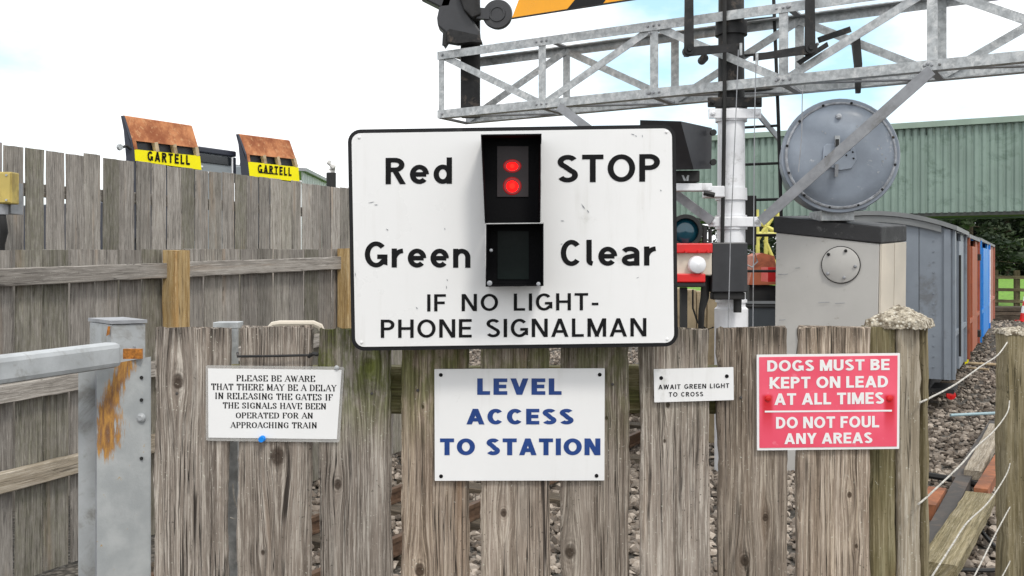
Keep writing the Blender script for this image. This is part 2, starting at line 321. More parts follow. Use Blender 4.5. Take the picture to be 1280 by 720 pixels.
def emis(name, col, s, base=(0.2, 0, 0)):
    m, t, b = new_mat(name); b.inputs['Base Color'].default_value = (*base, 1)
    b.inputs['Emission Color'].default_value = (*col, 1); b.inputs['Emission Strength'].default_value = s
    n = noise_node(t, coords(t), 300, 3); t.links.new(mapr(t, n, 0.3, 0.7, 0.3, 0.5), b.inputs['Roughness'])
    return m
M_lamp = emis('lit_red_lamp', (1.0, 0.004, 0.004), 4.5)
M_lamp.node_tree.nodes['Principled BSDF'].inputs['Specular IOR Level'].default_value = 0.05

M_glow = emis('painted_red_glow', (1.0, 0.01, 0.015), 0.22, (0.05, 0.01, 0.01))  # red glow round the lamps, put in as a dim emissive colour
M_core = emis('lamp_core', (1.0, 0.006, 0.004), 7.0)
M_core.node_tree.nodes['Principled BSDF'].inputs['Specular IOR Level'].default_value = 0.02

# lichen on the post cap
m, t, b = new_mat('lichen_crust'); v = coords(t)
vo = N(t, 'ShaderNodeTexVoronoi'); vo.inputs['Scale'].default_value = 130; t.links.new(v, vo.inputs['Vector'])
n = noise_node(t, v, 70, 6, 0.7)
c = mix(t, mapr(t, n, 0.38, 0.62), (0.11, 0.085, 0.055), (0.50, 0.45, 0.36))
c = mix(t, mapr(t, vo.outputs['Distance'], 0.15, 0.4, 0.7, 0), c, (0.72, 0.69, 0.60))
t.links.new(c, b.inputs['Base Color']); b.inputs['Roughness'].default_value = 0.95
bump(t, b, mth(t, 'ADD', n, vo.outputs['Distance']), 0.6, 0.004)
M_lichen = m

# ballast: each stone its own tone; ground sheets
def ground_mat(name, a, bcol, s1, s2, third=None):
    m, t, b = new_mat(name); v = coords(t, rnd=False)
    vo = N(t, 'ShaderNodeTexVoronoi'); vo.inputs['Scale'].default_value = s1; t.links.new(v, vo.inputs['Vector'])
    sp = N(t, 'ShaderNodeSeparateXYZ'); t.links.new(vo.outputs['Color'], sp.inputs[0])
    c = mix(t, sp.outputs[0], a, bcol)
    c = mix(t, mapr(t, noise_node(t, v, s2, 6), 0.4, 0.65, 0, 0.6), c, third or tuple(x * 0.6 for x in a))
    c = mix(t, mapr(t, vo.outputs['Distance'], 0.3, 0.7, 0, 0.8), c, tuple(x * 0.4 for x in a))
    t.links.new(c, b.inputs['Base Color']); b.inputs['Roughness'].default_value = 0.95
    bump(t, b, vo.outputs['Distance'], 0.8, 0.03); return m
M_ground = ground_mat('dirty_gravel', (0.085, 0.075, 0.062), (0.21, 0.19, 0.165), 32, 0.8)
M_field = ground_mat('meadow_grass', (0.13, 0.31, 0.015), (0.19, 0.40, 0.025), 6, 0.12, (0.16, 0.33, 0.02))
m, t, b = new_mat('ballast_stone')
at = N(t, 'ShaderNodeAttribute'); at.attribute_name = 'shade'; v = coords(t, rnd=False)
n = noise_node(t, v, 60, 4)
c = mix(t, at.outputs['Fac'], (0.075, 0.06, 0.048), (0.44, 0.38, 0.32)); c = mix(t, mapr(t, n, 0.45, 0.7, 0, 0.6), c, (0.20, 0.15, 0.11))
t.links.new(c, b.inputs['Base Color']); b.inputs['Roughness'].default_value = 0.9; bump(t, b, n, 0.4, 0.004)
M_stone = m
# foliage
m, t, b = new_mat('conifer_foliage')
at = N(t, 'ShaderNodeAttribute'); at.attribute_name = 'shade'
c = mix(t, at.outputs['Fac'], (0.008, 0.019, 0.009), (0.06, 0.085, 0.035))
t.links.new(c, b.inputs['Base Color']); b.inputs['Roughness'].default_value = 0.8
M_leaf = m
M_bark = paint('tree_bark', (0.09, 0.065, 0.045), 0.9, 0.3, 6, bmp=0.6, bscale=20)

# ------------------------------------------------------------------ mesh helpers
class MB:
    def __init__(s): s.v = []; s.f = []
    def add(s, vs, fs):
        o = len(s.v); s.v += [Vector(a) for a in vs]; s.f += [tuple(i + o for i in f) for f in fs]; return s
    def hexa(s, c):      # 8 corners: 0-3 bottom ring, 4-7 top ring
        return s.add(c, [(0, 3, 2, 1), (4, 5, 6, 7), (0, 1, 5, 4), (1, 2, 6, 5), (2, 3, 7, 6), (3, 0, 4, 7)])
    def box(s, a, b):
        (x0, y0, z0), (x1, y1, z1) = a, b
        return s.hexa([(x0, y0, z0), (x1, y0, z0), (x1, y1, z0), (x0, y1, z0), (x0, y0, z1), (x1, y0, z1), (x1, y1, z1), (x0, y1, z1)])
    def beam(s, p0, p1, w, h, up=(0, 0, 1)):
        p0, p1, up = Vector(p0), Vector(p1), Vector(up)
        d = (p1 - p0).normalized(); sd = d.cross(up).normalized(); u = sd.cross(d).normalized()
        a, c = sd * (w / 2), u * (h / 2)
        return s.hexa([p0 - a - c, p0 + a - c, p1 + a - c, p1 - a - c, p0 - a + c, p0 + a + c, p1 + a + c, p1 - a + c])
    def angle(s, p0, p1, w, tk, face, top=True):
        """L section; face = outward normal of the vertical leg; second leg points inwards at top or bottom"""
        p0, p1, face = Vector(p0), Vector(p1), Vector(face).normalized()
        d = (p1 - p0).normalized(); up = face.cross(d).normalized()
        if up.z < 0: up = -up
        s.beam(p0, p1, tk, w, up)
        sg = 1 if top else -1
        off = up * (w / 2 - tk / 2) * sg - face * (w / 2 + tk / 2)
        s.beam(p0 + off, p1 + off, w, tk, up); return s
    def quad(s, a, b, c, d): return s.add([a, b, c, d], [(0, 1, 2, 3)])
    def tube(s, pts, r, n=8, cap=True):
        pts = [Vector(p) for p in pts]; rs = r if isinstance(r, (list, tuple)) else [r] * len(pts)
        o = len(s.v); ref = None
        for i, p in enumerate(pts):
            d = (pts[min(i + 1, len(pts) - 1)] - pts[max(i - 1, 0)]).normalized()
            if ref is None: ref = Vector((0, 0, 1)) if abs(d.z) < 0.9 else Vector((1, 0, 0))
            a = d.cross(ref).normalized(); bb = d.cross(a).normalized()
            for k in range(n):
                th = 2 * math.pi * k / n; s.v.append(p + (a * math.cos(th) + bb * math.sin(th)) * rs[i])
        for i in range(len(pts) - 1):
            for k in range(n):
                k2 = (k + 1) % n; s.f.append((o + i * n + k, o + i * n + k2, o + (i + 1) * n + k2, o + (i + 1) * n + k))
        if cap:
            s.f.append(tuple(o + k for k in range(n))); s.f.append(tuple(o + (len(pts) - 1) * n + k for k in reversed(range(n))))
        return s
    def lathe(s, c, axis, prof, n=32, cap=True):
        """prof: list of (distance along axis, radius)"""
        c, ax = Vector(c), Vector(axis).normalized()
        ref = Vector((0, 0, 1)) if abs(ax.z) < 0.9 else Vector((1, 0, 0)); a = ax.cross(ref).normalized(); bb = ax.cross(a)
        o = len(s.v)
        for (h, r) in prof:
            for k in range(n):
                th = 2 * math.pi * k / n; s.v.append(c + ax * h + (a * math.cos(th) + bb * math.sin(th)) * r)
        for i in range(len(prof) - 1):
            for k in range(n):
                k2 = (k + 1) % n; s.f.append((o + i * n + k, o + i * n + k2, o + (i + 1) * n + k2, o + (i + 1) * n + k))
        if cap: s.f.append(tuple(o + k for k in range(n))); s.f.append(tuple(o + (len(prof) - 1) * n + k for k in reversed(range(n))))
        return s
    def prism(s, poly, off):
        poly = [Vector(p) for p in poly]; off = Vector(off); n = len(poly); o = len(s.v)
        s.v += poly + [p + off for p in poly]
        s.f.append(tuple(range(o, o + n))); s.f.append(tuple(o + n + i for i in reversed(range(n))))
        for i in range(n):
            j = (i + 1) % n; s.f.append((o + i, o + n + i, o + n + j, o + j))
        return s

def wloc(o):
    v = Vector((0, 0, 0))
    while o is not None: v = v + o.location; o = o.parent
    return v
def finish(me):
    bm = bmesh.new(); bm.from_mesh(me); bmesh.ops.recalc_face_normals(bm, faces=bm.faces); bm.to_mesh(me); bm.free()
def obj(name, mb, mat, parent=None, label=None, smooth=False, origin=None, bevel=0.0, fix=True):
    me = bpy.data.meshes.new(name)
    c = sum(mb.v, Vector((0, 0, 0))) / len(mb.v) if origin is None else Vector(origin)
    if origin is None:
        lo = Vector([min(v[i] for v in mb.v) for i in range(3)]); hi = Vector([max(v[i] for v in mb.v) for i in range(3)]); c = (lo + hi) / 2
    me.from_pydata([tuple(v - c) for v in mb.v], [], mb.f)
    if fix: finish(me)
    me.materials.append(mat)
    if smooth:
        for p in me.polygons: p.use_smooth = True
    o = bpy.data.objects.new(name, me); COL.objects.link(o)
    if parent is not None: o.parent = parent; o.location = c - wloc(parent)
    else: o.location = c
    if smooth:
        md = o.modifiers.new('edge', 'EDGE_SPLIT'); md.split_angle = R(38)
    if bevel:
        md = o.modifiers.new('bevel', 'BEVEL'); md.width = bevel; md.segments = 2; md.limit_method = 'ANGLE'
    if label: o['label'] = label
    return o
def thing(name, loc, label, cat, group=None):
    o = bpy.data.objects.new(name, None); COL.objects.link(o); o.location = loc; o.empty_display_size = 0.1
    tag(o, label, cat, group); return o
def tag(o, label=None, cat=None, group=None, kind=None):
    if label: o['label'] = label
    if cat: o['category'] = cat
    if group: o['group'] = group
    if kind: o['kind'] = kind
    return o
def place(name, me, p0, p1, face, parent, props=None):
    """wood piece whose mesh runs along local Z from its middle; face = where local -Y looks"""
    p0, p1 = Vector(p0), Vector(p1); zz = (p1 - p0).normalized(); yy = -Vector(face); yy = (yy - zz * yy.dot(zz)).normalized(); xx = yy.cross(zz)
    M = Matrix((xx, yy, zz)).transposed().to_4x4(); M.translation = (p0 + p1) / 2 - (wloc(parent) if parent else Vector())
    o = bpy.data.objects.new(name, me); COL.objects.link(o); o.parent = parent; o.matrix_local = M
    for k, v in (props or {}).items(): o[k] = v
    return o

def board_mesh(w, t, L, mat, seed=0, nz=30, nx=6, wob=0.0012, top=0.004, bow=0.0):
    """weathered board: rings of points round the section, edges worn unevenly, ragged ends, eased arrises"""
    e = min(t * 0.22, 0.004)
    sect = []
    for i in range(nx + 1): sect.append((-w / 2 + e + (w - 2 * e) * i / nx, -t / 2))
    sect += [(w / 2, -t / 2 + e), (w / 2, t / 2 - e)]
    for i in range(3): sect.append((w / 2 - e - (w - 2 * e) * i / 2, t / 2))
    sect += [(-w / 2, t / 2 - e), (-w / 2, -t / 2 + e)]
    n = len(sect); vs = []; fs = []
    for k in range(nz + 1):
        z = -L / 2 + L * k / nz
        for (x, y) in sect:
            q = Vector((seed * 3.7 + (1.3 if x > 0 else 0), 0, z * 9))
            dx = noise.noise(q) * wob * 2 + noise.noise(q * 6) * wob
            dx *= (abs(x) / (w / 2)) ** 3
            dy = noise.noise(Vector((x * 40 + seed, 5, z * 6))) * wob * 0.8 + bow * ((2 * x / w) ** 2)
            zz = z
            if k == nz: zz += noise.noise(Vector((x * 130 + seed * 5, y * 60, 3))) * top
            if k == 0: zz += noise.noise(Vector((x * 90 + seed * 5, y * 40, 9))) * top
            vs.append((x + dx + noise.noise(Vector((seed, 7, z * 2))) * wob * 1.5, y + dy, zz))
    for k in range(nz):
        for i in range(n):
            j = (i + 1) % n; fs.append((k * n + i, k * n + j, (k + 1) * n + j, (k + 1) * n + i))
    fs.append(tuple(reversed(range(n)))); fs.append(tuple(nz * n + i for i in range(n)))
    me = bpy.data.meshes.new('board'); me.from_pydata(vs, [], fs); me.materials.append(mat); return me

# text laid flat on a sign
def text_mb(s, bold=0.0, spacing=1.0):
    c = bpy.data.curves.new('t', 'FONT'); c.body = s; c.size = 1; c.offset = bold; c.space_character = spacing; c.resolution_u = 4
    c.fill_mode = 'BOTH' if hasattr(c, 'fill_mode') else c.fill_mode
    o = bpy.data.objects.new('t', c); COL.objects.link(o)
    dg = bpy.context.evaluated_depsgraph_get(); me = o.evaluated_get(dg).to_mesh()
    vs = [v.co.copy() for v in me.vertices]; fs = [tuple(p.vertices) for p in me.polygons]
    o.evaluated_get(dg).to_mesh_clear(); bpy.data.objects.remove(o); bpy.data.curves.remove(c)
    return vs, fs
def lay(vs, fs, box, fn, tilt=0.0):
    """fit the drawn outline into a pixel box; fn maps a pixel to the sign's face"""
    x0, y0, x1, y1 = box
    ax, bx = min(v[0] for v in vs), max(v[0] for v in vs); ay, by = min(v[1] for v in vs), max(v[1] for v in vs)
    m = MB()
    pts = []
    for v in vs:
        fx = (v[0] - ax) / (bx - ax); fy = (v[1] - ay) / (by - ay)
        px = x0 + fx * (x1 - x0); py = y1 - fy * (y1 - y0) + tilt * (px - (x0 + x1) / 2)
        pts.append(fn(px, py))
    return m.add(pts, fs)
def text(s, box, Y, mat, parent, bold=0.02, tilt=0.0, spacing=1.0, fn=None):
    vs, fs = text_mb(s, bold, spacing)
    return obj('lettering', lay(vs, fs, box, fn or (lambda a, c: P(a, c, Y)), tilt), mat, parent, fix=False)

# hand-cut seriffed capitals: strokes on a unit-high letter, thick when upright, thin when flat
SER = {
 'A': (.72, [[(.02,0),(.36,1)],[(.36,1),(.70,0)],[(.14,.33),(.58,.33)]], [(.02,0),(.70,0)]),
 'B': (.66, [[(.12,0),(.12,1)],[(.12,1),(.42,1),(.55,.88),(.55,.66),(.42,.54),(.12,.54)],[(.42,.54),(.6,.42),(.6,.14),(.44,0),(.12,0)]], [(.12,0),(.12,1)]),
 'C': (.68, [[(.62,.72),(.56,.92),(.36,1),(.14,.86),(.05,.5),(.14,.14),(.38,0),(.58,.1),(.64,.28)]], []),
 'D': (.72, [[(.12,0),(.12,1)],[(.12,1),(.38,1),(.6,.84),(.66,.5),(.6,.16),(.38,0),(.12,0)]], [(.12,0),(.12,1)]),
 'E': (.62, [[(.12,0),(.12,1)],[(.12,1),(.56,1),(.56,.8)],[(.12,.52),(.44,.52)],[(.12,0),(.58,0),(.58,.22)]], [(.12,0),(.12,1)]),
 'F': (.58, [[(.12,0),(.12,1)],[(.12,1),(.54,1),(.54,.8)],[(.12,.52),(.42,.52)]], [(.12,0),(.12,1)]),
 'G': (.72, [[(.62,.74),(.56,.92),(.36,1),(.14,.86),(.05,.5),(.14,.14),(.38,0),(.6,.08),(.6,.42)],[(.44,.42),(.7,.42)]], []),
 'H': (.76, [[(.12,0),(.12,1)],[(.62,0),(.62,1)],[(.12,.52),(.62,.52)]], [(.12,0),(.12,1),(.62,0),(.62,1)]),
 'I': (.34, [[(.16,0),(.16,1)]], [(.16,0),(.16,1)]),
 'L': (.62, [[(.12,0),(.12,1)],[(.12,0),(.56,0),(.56,.24)]], [(.12,0),(.12,1)]),
 'M': (.88, [[(.12,0),(.12,1)],[(.12,1),(.42,.1)],[(.42,.1),(.74,1)],[(.74,0),(.74,1)]], [(.12,0),(.12,1),(.74,0),(.74,1)]),
 'N': (.76, [[(.12,0),(.12,1)],[(.12,1),(.62,0)],[(.62,0),(.62,1)]], [(.12,0),(.12,1),(.62,1)]),
 'O': (.74, [[(.37,1),(.14,.86),(.05,.5),(.14,.14),(.37,0),(.6,.14),(.69,.5),(.6,.86),(.37,1)]], []),
 'P': (.62, [[(.12,0),(.12,1)],[(.12,1),(.42,1),(.56,.86),(.56,.62),(.42,.48),(.12,.48)]], [(.12,0),(.12,1)]),
 'R': (.70, [[(.12,0),(.12,1)],[(.12,1),(.42,1),(.56,.86),(.56,.64),(.42,.5),(.12,.5)],[(.36,.5),(.64,0)]], [(.12,0),(.12,1),(.64,0)]),
 'S': (.56, [[(.48,.78),(.42,.95),(.26,1),(.1,.88),(.1,.68),(.46,.38),(.48,.14),(.3,0),(.12,.06),(.06,.26)]], []),
 'T': (.66, [[(.33,0),(.33,1)],[(.05,.8),(.05,1),(.61,1),(.61,.8)]], [(.33,0)]),
 'U': (.74, [[(.12,1),(.12,.2),(.28,0),(.48,0),(.62,.2),(.62,1)]], [(.12,1),(.62,1)]),
 'V': (.72, [[(.04,1),(.36,0)],[(.36,0),(.68,1)]], [(.04,1),(.68,1)]),
 'W': (.96, [[(.04,1),(.28,0)],[(.28,0),(.48,.9)],[(.48,.9),(.68,0)],[(.68,0),(.92,1)]], [(.04,1),(.92,1)]),
 'Y': (.70, [[(.04,1),(.34,.5)],[(.64,1),(.34,.5)],[(.34,.5),(.34,0)]], [(.04,1),(.64,1),(.34,0)]),
}
def serif_line(s):
    x = 0; vs = []; fs = []
    for ch in s:
        if ch == ' ': x += 0.42; continue
        wd, strokes, serifs = SER[ch]
        for st in strokes:
            for (a, b_) in zip(st, st[1:]):
                dx, dy = b_[0] - a[0], b_[1] - a[1]; L = math.hypot(dx, dy) or 1
                up = abs(dy) / L; th = 0.075 + 0.12 * up ** 2
                if dx * dy > 0 and up > 0.5 and ch in 'AMVWYN': th = 0.08
                ex, ey = dx / L * th * 0.3, dy / L * th * 0.3; nx_, ny_ = -dy / L * th / 2, dx / L * th / 2
                o = len(vs)
                vs += [(x + a[0] - ex + nx_, a[1] - ey + ny_), (x + b_[0] + ex + nx_, b_[1] + ey + ny_), (x + b_[0] + ex - nx_, b_[1] + ey - ny_), (x + a[0] - ex - nx_, a[1] - ey - ny_)]
                fs.append((o, o + 1, o + 2, o + 3))
        for (sx, sy) in serifs:
            o = len(vs); vs += [(x + sx - .14, sy - .035), (x + sx + .14, sy - .035), (x + sx + .14, sy + .035), (x + sx - .14, sy + .035)]; fs.append((o, o + 1, o + 2, o + 3))
        x += wd + 0.16
    return vs, fs


# plain sans lettering: even strokes, square ends, diagonals trimmed to the line
def arc(cx, cy, rx, ry, a0, a1, n=14): return [(cx + rx * math.cos(R(a0 + (a1 - a0) * k / n)), cy + ry * math.sin(R(a0 + (a1 - a0) * k / n))) for k in range(n + 1)]
def glyph(ch, t):
    h = t / 2; q = 1 - h; xh = .73
    if ch == 'A': w = .74; return w, [[(h * .9, 0), (w / 2, 1)], [(w - h * .9, 0), (w / 2, 1)], [(w * .22, .30), (w * .78, .30)]]
    if ch == 'B': w = .62; return w, [[(h, 0), (h, 1)], [(h, q)] + arc(w * .5, .75, w * .5 - h * 1.3, .25 - h, 90, -90) + [(h, .5)], [(h, .5)] + arc(w * .52, .25 + h / 2, w * .48 - h, .25 - h / 2, 90, -90)[1:] + [(h, h)]]
    if ch == 'C': w = .70; return w, [arc(w / 2 + .01, .5, w / 2 - h, .5 - h, 42, 318, 26)]
    if ch == 'D': w = .68; return w, [[(h, 0), (h, 1)], [(h, q)] + arc(w * .42, .5, w * .58 - h, .5 - h, 90, -90, 20) + [(h, h)]]
    if ch == 'E': w = .56; return w, [[(h, 0), (h, 1)], [(h, q), (w, q)], [(h, .51), (w * .93, .51)], [(h, h), (w, h)]]
    if ch == 'F': w = .54; return w, [[(h, 0), (h, 1)], [(h, q), (w, q)], [(h, .5), (w * .9, .5)]]
    if ch == 'G': w = .76; return w, [arc(w / 2, .5, w / 2 - h, .5 - h, 42, 318, 26) + [(w - h, .20), (w - h, .5)], [(w * .55, .5 - h), (w, .5 - h)]]
    if ch == 'H': w = .68; return w, [[(h, 0), (h, 1)], [(w - h, 0), (w - h, 1)], [(h, .51), (w - h, .51)]]
    if ch == 'I': return t, [[(h, 0), (h, 1)]]
    if ch == 'K': w = .66; return w, [[(h, 0), (h, 1)], [(h, .33), (w - h * .8, 1)], [(w * .33, .5), (w - h * .5, 0)]]
    if ch == 'L': w = .52; return w, [[(h, 0), (h, 1)], [(h, h), (w, h)]]
    if ch == 'M': w = .82; return w, [[(h, 0), (h, 1)], [(w - h, 0), (w - h, 1)], [(h * 1.2, 1), (w / 2, .06)], [(w - h * 1.2, 1), (w / 2, .06)]]
    if ch == 'N': w = .70; return w, [[(h, 0), (h, 1)], [(w - h, 0), (w - h, 1)], [(h * 1.2, 1), (w - h * 1.2, 0)]]
    if ch == 'O': w = .80; return w, [arc(w / 2, .5, w / 2 - h, .5 - h, 0, 360, 36)]
    if ch == 'P': w = .60; return w, [[(h, 0), (h, 1)], [(h, q)] + arc(w * .5, .71, w * .5 - h, .29 - h, 90, -90) + [(h, .42 + h)]]
    if ch == 'R': w = .64; return w, [[(h, 0), (h, 1)], [(h, q)] + arc(w * .48, .73, w * .48 - h, .27 - h, 90, -90) + [(h, .46 + h)], [(w * .50, .48), (w - h * .9, 0)]]
    if ch == 'S': w = .60; return w, [arc(w / 2, .745, w / 2 - h * 1.1, .255 - h, 25, 240, 18) + arc(w / 2, .265, w / 2 - h, .265 - h, 62, -155, 18)]
    if ch == 'T': w = .62; return w, [[(w / 2, 0), (w / 2, 1)], [(0, q), (w, q)]]
    if ch == 'U': w = .66; return w, [[(h, 1)] + arc(w / 2, w / 2, w / 2 - h, w / 2 - h, 180, 360, 18) + [(w - h, 1)]]
    if ch == 'V': w = .70; return w, [[(h * .9, 1), (w / 2, 0)], [(w - h * .9, 1), (w / 2, 0)]]
    if ch == 'W': w = 1.0; return w, [[(h * .9, 1), (w * .27, 0)], [(w * .5, 1), (w * .27, 0)], [(w * .5, 1), (w * .73, 0)], [(w - h * .9, 1), (w * .73, 0)]]
    if ch == 'Y': w = .68; return w, [[(h * .9, 1), (w / 2, .42)], [(w - h * .9, 1), (w / 2, .42)], [(w / 2, .5), (w / 2, 0)]]
    if ch == '-': return .30, [[(0, .36), (.30, .36)]]
    if ch == 'd': w = .60; return w, [[(w - h, 0), (w - h, 1)], arc(w / 2, xh / 2, w / 2 - h, xh / 2 - h, 0, 360, 30)]
    if ch == 'e': w = .62; return w, [[(h, xh * .5), (w - h, xh * .5)], arc(w / 2, xh / 2, w / 2 - h, xh / 2 - h, 0, 318, 28)]
    if ch == 'r': w = .40; return w, [[(h, 0), (h, xh)], arc(w * .98, xh * .42, w * .98 - h, xh * .58 - h, 168, 92, 10)]
    if ch == 'n': w = .58; return w, [[(h, 0), (h, xh)], arc(w / 2, xh * .55, w / 2 - h, xh * .45 - h, 170, 0, 14) + [(w - h, 0)]]
    if ch == 'l': w = .24; return w, [[(h, 1)] + arc(h + .13, .13 + h, .13, .13, 180, 265, 6)]
    if ch == 'a': w = .58; return w, [arc(w * .47, xh * .66, w * .53 - h, xh * .34 - h, 155, 0, 12) + [(w - h, 0)], [(w - h, xh * .56)] + arc(w * .46, xh * .29, w * .46 - h, xh * .29 - h * .9, 90, 270, 16) + [(w - h, xh * .14)]]
    return .3, []
def clip_y(poly, lim, keep_below):
    o = []
    for i in range(len(poly)):
        a, b_ = poly[i - 1], poly[i]; ia = (a[1] <= lim) == keep_below or a[1] == lim; ib = (b_[1] <= lim) == keep_below or b_[1] == lim
        if ia != ib:
            k = (lim - a[1]) / (b_[1] - a[1]); o.append((a[0] + (b_[0] - a[0]) * k, lim))
        if ib: o.append(b_)
    return o
def sans_line(s, t=.18, gap=.16, word=.34):
    x = 0; polys = []; wi = 0
    for ch in s:
        if ch == ' ': x += word; wi += 1; continue
        w_, strokes = glyph(ch, t)
        for si, st in enumerate(strokes):
            closed = len(st) > 3 and math.hypot(st[0][0] - st[-1][0], st[0][1] - st[-1][1]) < 1e-4
            diag = len(st) == 2 and st[0][0] != st[1][0] and st[0][1] != st[1][1]
            pts = [Vector((p[0] + x, p[1])) for p in st]
            if diag:
                d = (pts[1] - pts[0]).normalized(); pts = [pts[0] - d * t * .6, pts[1] + d * t * .6]
            n = len(pts); Ls = []; Rs = []
            for i in range(n):
                if closed: pa, pb = pts[(i - 1) % (n - 1)], pts[(i + 1) % (n - 1)]
                else: pa, pb = pts[max(i - 1, 0)], pts[min(i + 1, n - 1)]
                d1 = (pts[i] - pa); d2 = (pb - pts[i])
                d1 = d1.normalized() if d1.length > 1e-6 else d2.normalized(); d2 = d2.normalized() if d2.length > 1e-6 else d1
                nn = Vector((-(d1 + d2).y, (d1 + d2).x)).normalized(); k = 1 / max(.5, nn.dot(Vector((-d1.y, d1.x))))
                Ls.append(pts[i] + nn * t / 2 * k); Rs.append(pts[i] - nn * t / 2 * k)
            for i in range(n - 1):
                q = [tuple(Ls[i]), tuple(Rs[i]), tuple(Rs[i + 1]), tuple(Ls[i + 1])]
                if diag: q = clip_y(clip_y(q, 1.0, True), 0.0, False)
                if len(q) >= 3: polys.append((q, si + 10 * wi))
        x += w_ + gap
    vs = []; fs = []
    for q, si in polys:
        o = len(vs); vs += [(a[0], a[1], si) for a in q]; fs.append(tuple(range(o, o + len(q))))
    return vs, fs
def sans(s, box, Y, mat, parent, t=.18, tilt=0.0, gap=.16, word=.34):
    vs, fs = sans_line(s, t, gap, word); m = lay(vs, fs, box, lambda a, c: P(a, c, Y), tilt)
    for v, src in zip(m.v, vs): v.y -= .00003 * (src[2] % 10)
    for k in range(s.count(' ') + 1):                    # each word is a print of its own
        wm = MB()
        for f in m.f:
            if vs[f[0]][2] // 10 == k: wm.add([m.v[i] for i in f], [tuple(range(len(f)))])
        o = obj('lettering', wm, mat, parent, fix=False)
    return o

def quad_fn(q, Y):
    """maps unit square (u right, v down) onto a pixel quadrilateral TL,TR,BR,BL at depth Y"""
    def f(u, v):
        x = (1 - u) * (1 - v) * q[0][0] + u * (1 - v) * q[1][0] + u * v * q[2][0] + (1 - u) * v * q[3][0]
        y = (1 - u) * (1 - v) * q[0][1] + u * (1 - v) * q[1][1] + u * v * q[2][1] + (1 - u) * v * q[3][1]
        return P(x, y, Y)
    return f
def plate(name, q, Y, tk, mat, parent, rad=0.0, inset=0.0, label=None):
    f = quad_fn(q, Y); w_ = (f(1, 0) - f(0, 0)).length; h_ = (f(0, 1) - f(0, 0)).length
    iu, iv = inset / w_, inset / h_; r = max(rad - inset, 0.0005); ru, rv = r / w_, r / h_; pts = []
    for (cu, cv, a0) in ((1 - iu - ru, iv + rv, -90), (1 - iu - ru, 1 - iv - rv, 0), (iu + ru, 1 - iv - rv, 90), (iu + ru, iv + rv, 180)):
        for k in range(7):
            a = R(a0 + 15 * k); pts.append(f(cu + ru * math.cos(a), cv + rv * math.sin(a)))
    m = MB(); m.prism(pts, (0, tk, 0)); return obj(name, m, mat, parent, label)
def disc(m, c, axis, r, h, n=12): m.lathe(c, axis, [(0, r * 0.98), (h * 0.6, r), (h, r * 0.8)], n)

# ================================================================== THE GROUND
g = MB().box((-300, -20, -0.5), (300, 33, -0.004)); tag(obj('ground', g, M_ground), kind='structure')
g = MB().box((-600, 33, -0.5), (600, 900, 0.012)); tag(obj('field', g, M_field), kind='structure')

TD = Vector((0.537, 1, 0)).normalized(); TP = Vector((TD.y, -TD.x, 0))      # along the siding, to its right

# ballast stones
def ballast():
    rng = np.random.default_rng(3)
    t_ = (1 + 5 ** .5) / 2
    bv = np.array([(-1, t_, 0), (1, t_, 0), (-1, -t_, 0), (1, -t_, 0), (0, -1, t_), (0, 1, t_), (0, -1, -t_), (0, 1, -t_), (t_, 0, -1), (t_, 0, 1), (-t_, 0, -1), (-t_, 0, 1)], float)
    bv /= np.linalg.norm(bv[0])
    bf = np.array([(0, 11, 5), (0, 5, 1), (0, 1, 7), (0, 7, 10), (0, 10, 11), (1, 5, 9), (5, 11, 4), (11, 10, 2), (10, 7, 6), (7, 1, 8), (3, 9, 4), (3, 4, 2), (3, 2, 6), (3, 6, 8), (3, 8, 9), (4, 9, 5), (2, 4, 11), (6, 2, 10), (8, 6, 7), (9, 8, 1)])
    pos = []
    for (y0, y1, dens) in ((2.2, 4.2, 150), (4.2, 7.0, 620), (7.0, 10, 420), (10, 16, 200), (16, 26, 50)):
        x0, x1 = -0.24 * y1 - .4, 0.60 * y1
        n = int((x1 - x0) * (y1 - y0) * dens)
        a = np.stack([rng.uniform(x0, x1, n), rng.uniform(y0, y1, n)], 1)
        pos.append(a[(a[:, 0] > -0.24 * a[:, 1] - .4) & (a[:, 0] < 0.6 * a[:, 1])])
    pos = np.concatenate(pos); n = len(pos)
    s = rng.uniform(0.014, 0.034, (n, 1, 1)) * rng.uniform(0.7, 1.25, (n, 1, 3)); s[:, :, 2] *= 0.75
    v = bv[None] * (1 + rng.uniform(-.42, .42, (n, 12, 1))) * s
    a = rng.uniform(0, 6.28, n); ca, sa = np.cos(a), np.sin(a)
    x = v[:, :, 0] * ca[:, None] - v[:, :, 1] * sa[:, None]; y = v[:, :, 0] * sa[:, None] + v[:, :, 1] * ca[:, None]
    v[:, :, 0] = x + pos[:, 0:1]; v[:, :, 1] = y + pos[:, 1:2]; v[:, :, 2] += rng.uniform(-0.004, 0.022, n)[:, None]
    f = (bf[None] + (np.arange(n) * 12)[:, None, None]).reshape(-1, 3)
    me = bpy.data.meshes.new('ballast'); vv = v.reshape(-1, 3)
    me.vertices.add(len(vv)); me.vertices.foreach_set('co', vv.ravel())
    me.loops.add(len(f) * 3); me.loops.foreach_set('vertex_index', f.ravel().astype(np.int32))
    me.polygons.add(len(f)); me.polygons.foreach_set('loop_start', np.arange(0, len(f) * 3, 3, dtype=np.int32))
    me.update(calc_edges=True); me.shade_flat()
    at = me.attributes.new('shade', 'FLOAT', 'POINT'); at.data.foreach_set('value', np.repeat(rng.uniform(0, 1, n) ** 1.7, 12).astype(np.float32))
    me.materials.append(M_stone)
    o = bpy.data.objects.new('ballast', me); COL.objects.link(o); tag(o, 'loose grey and brown ballast stones beside the siding', 'ballast', kind='stuff')
ballast()

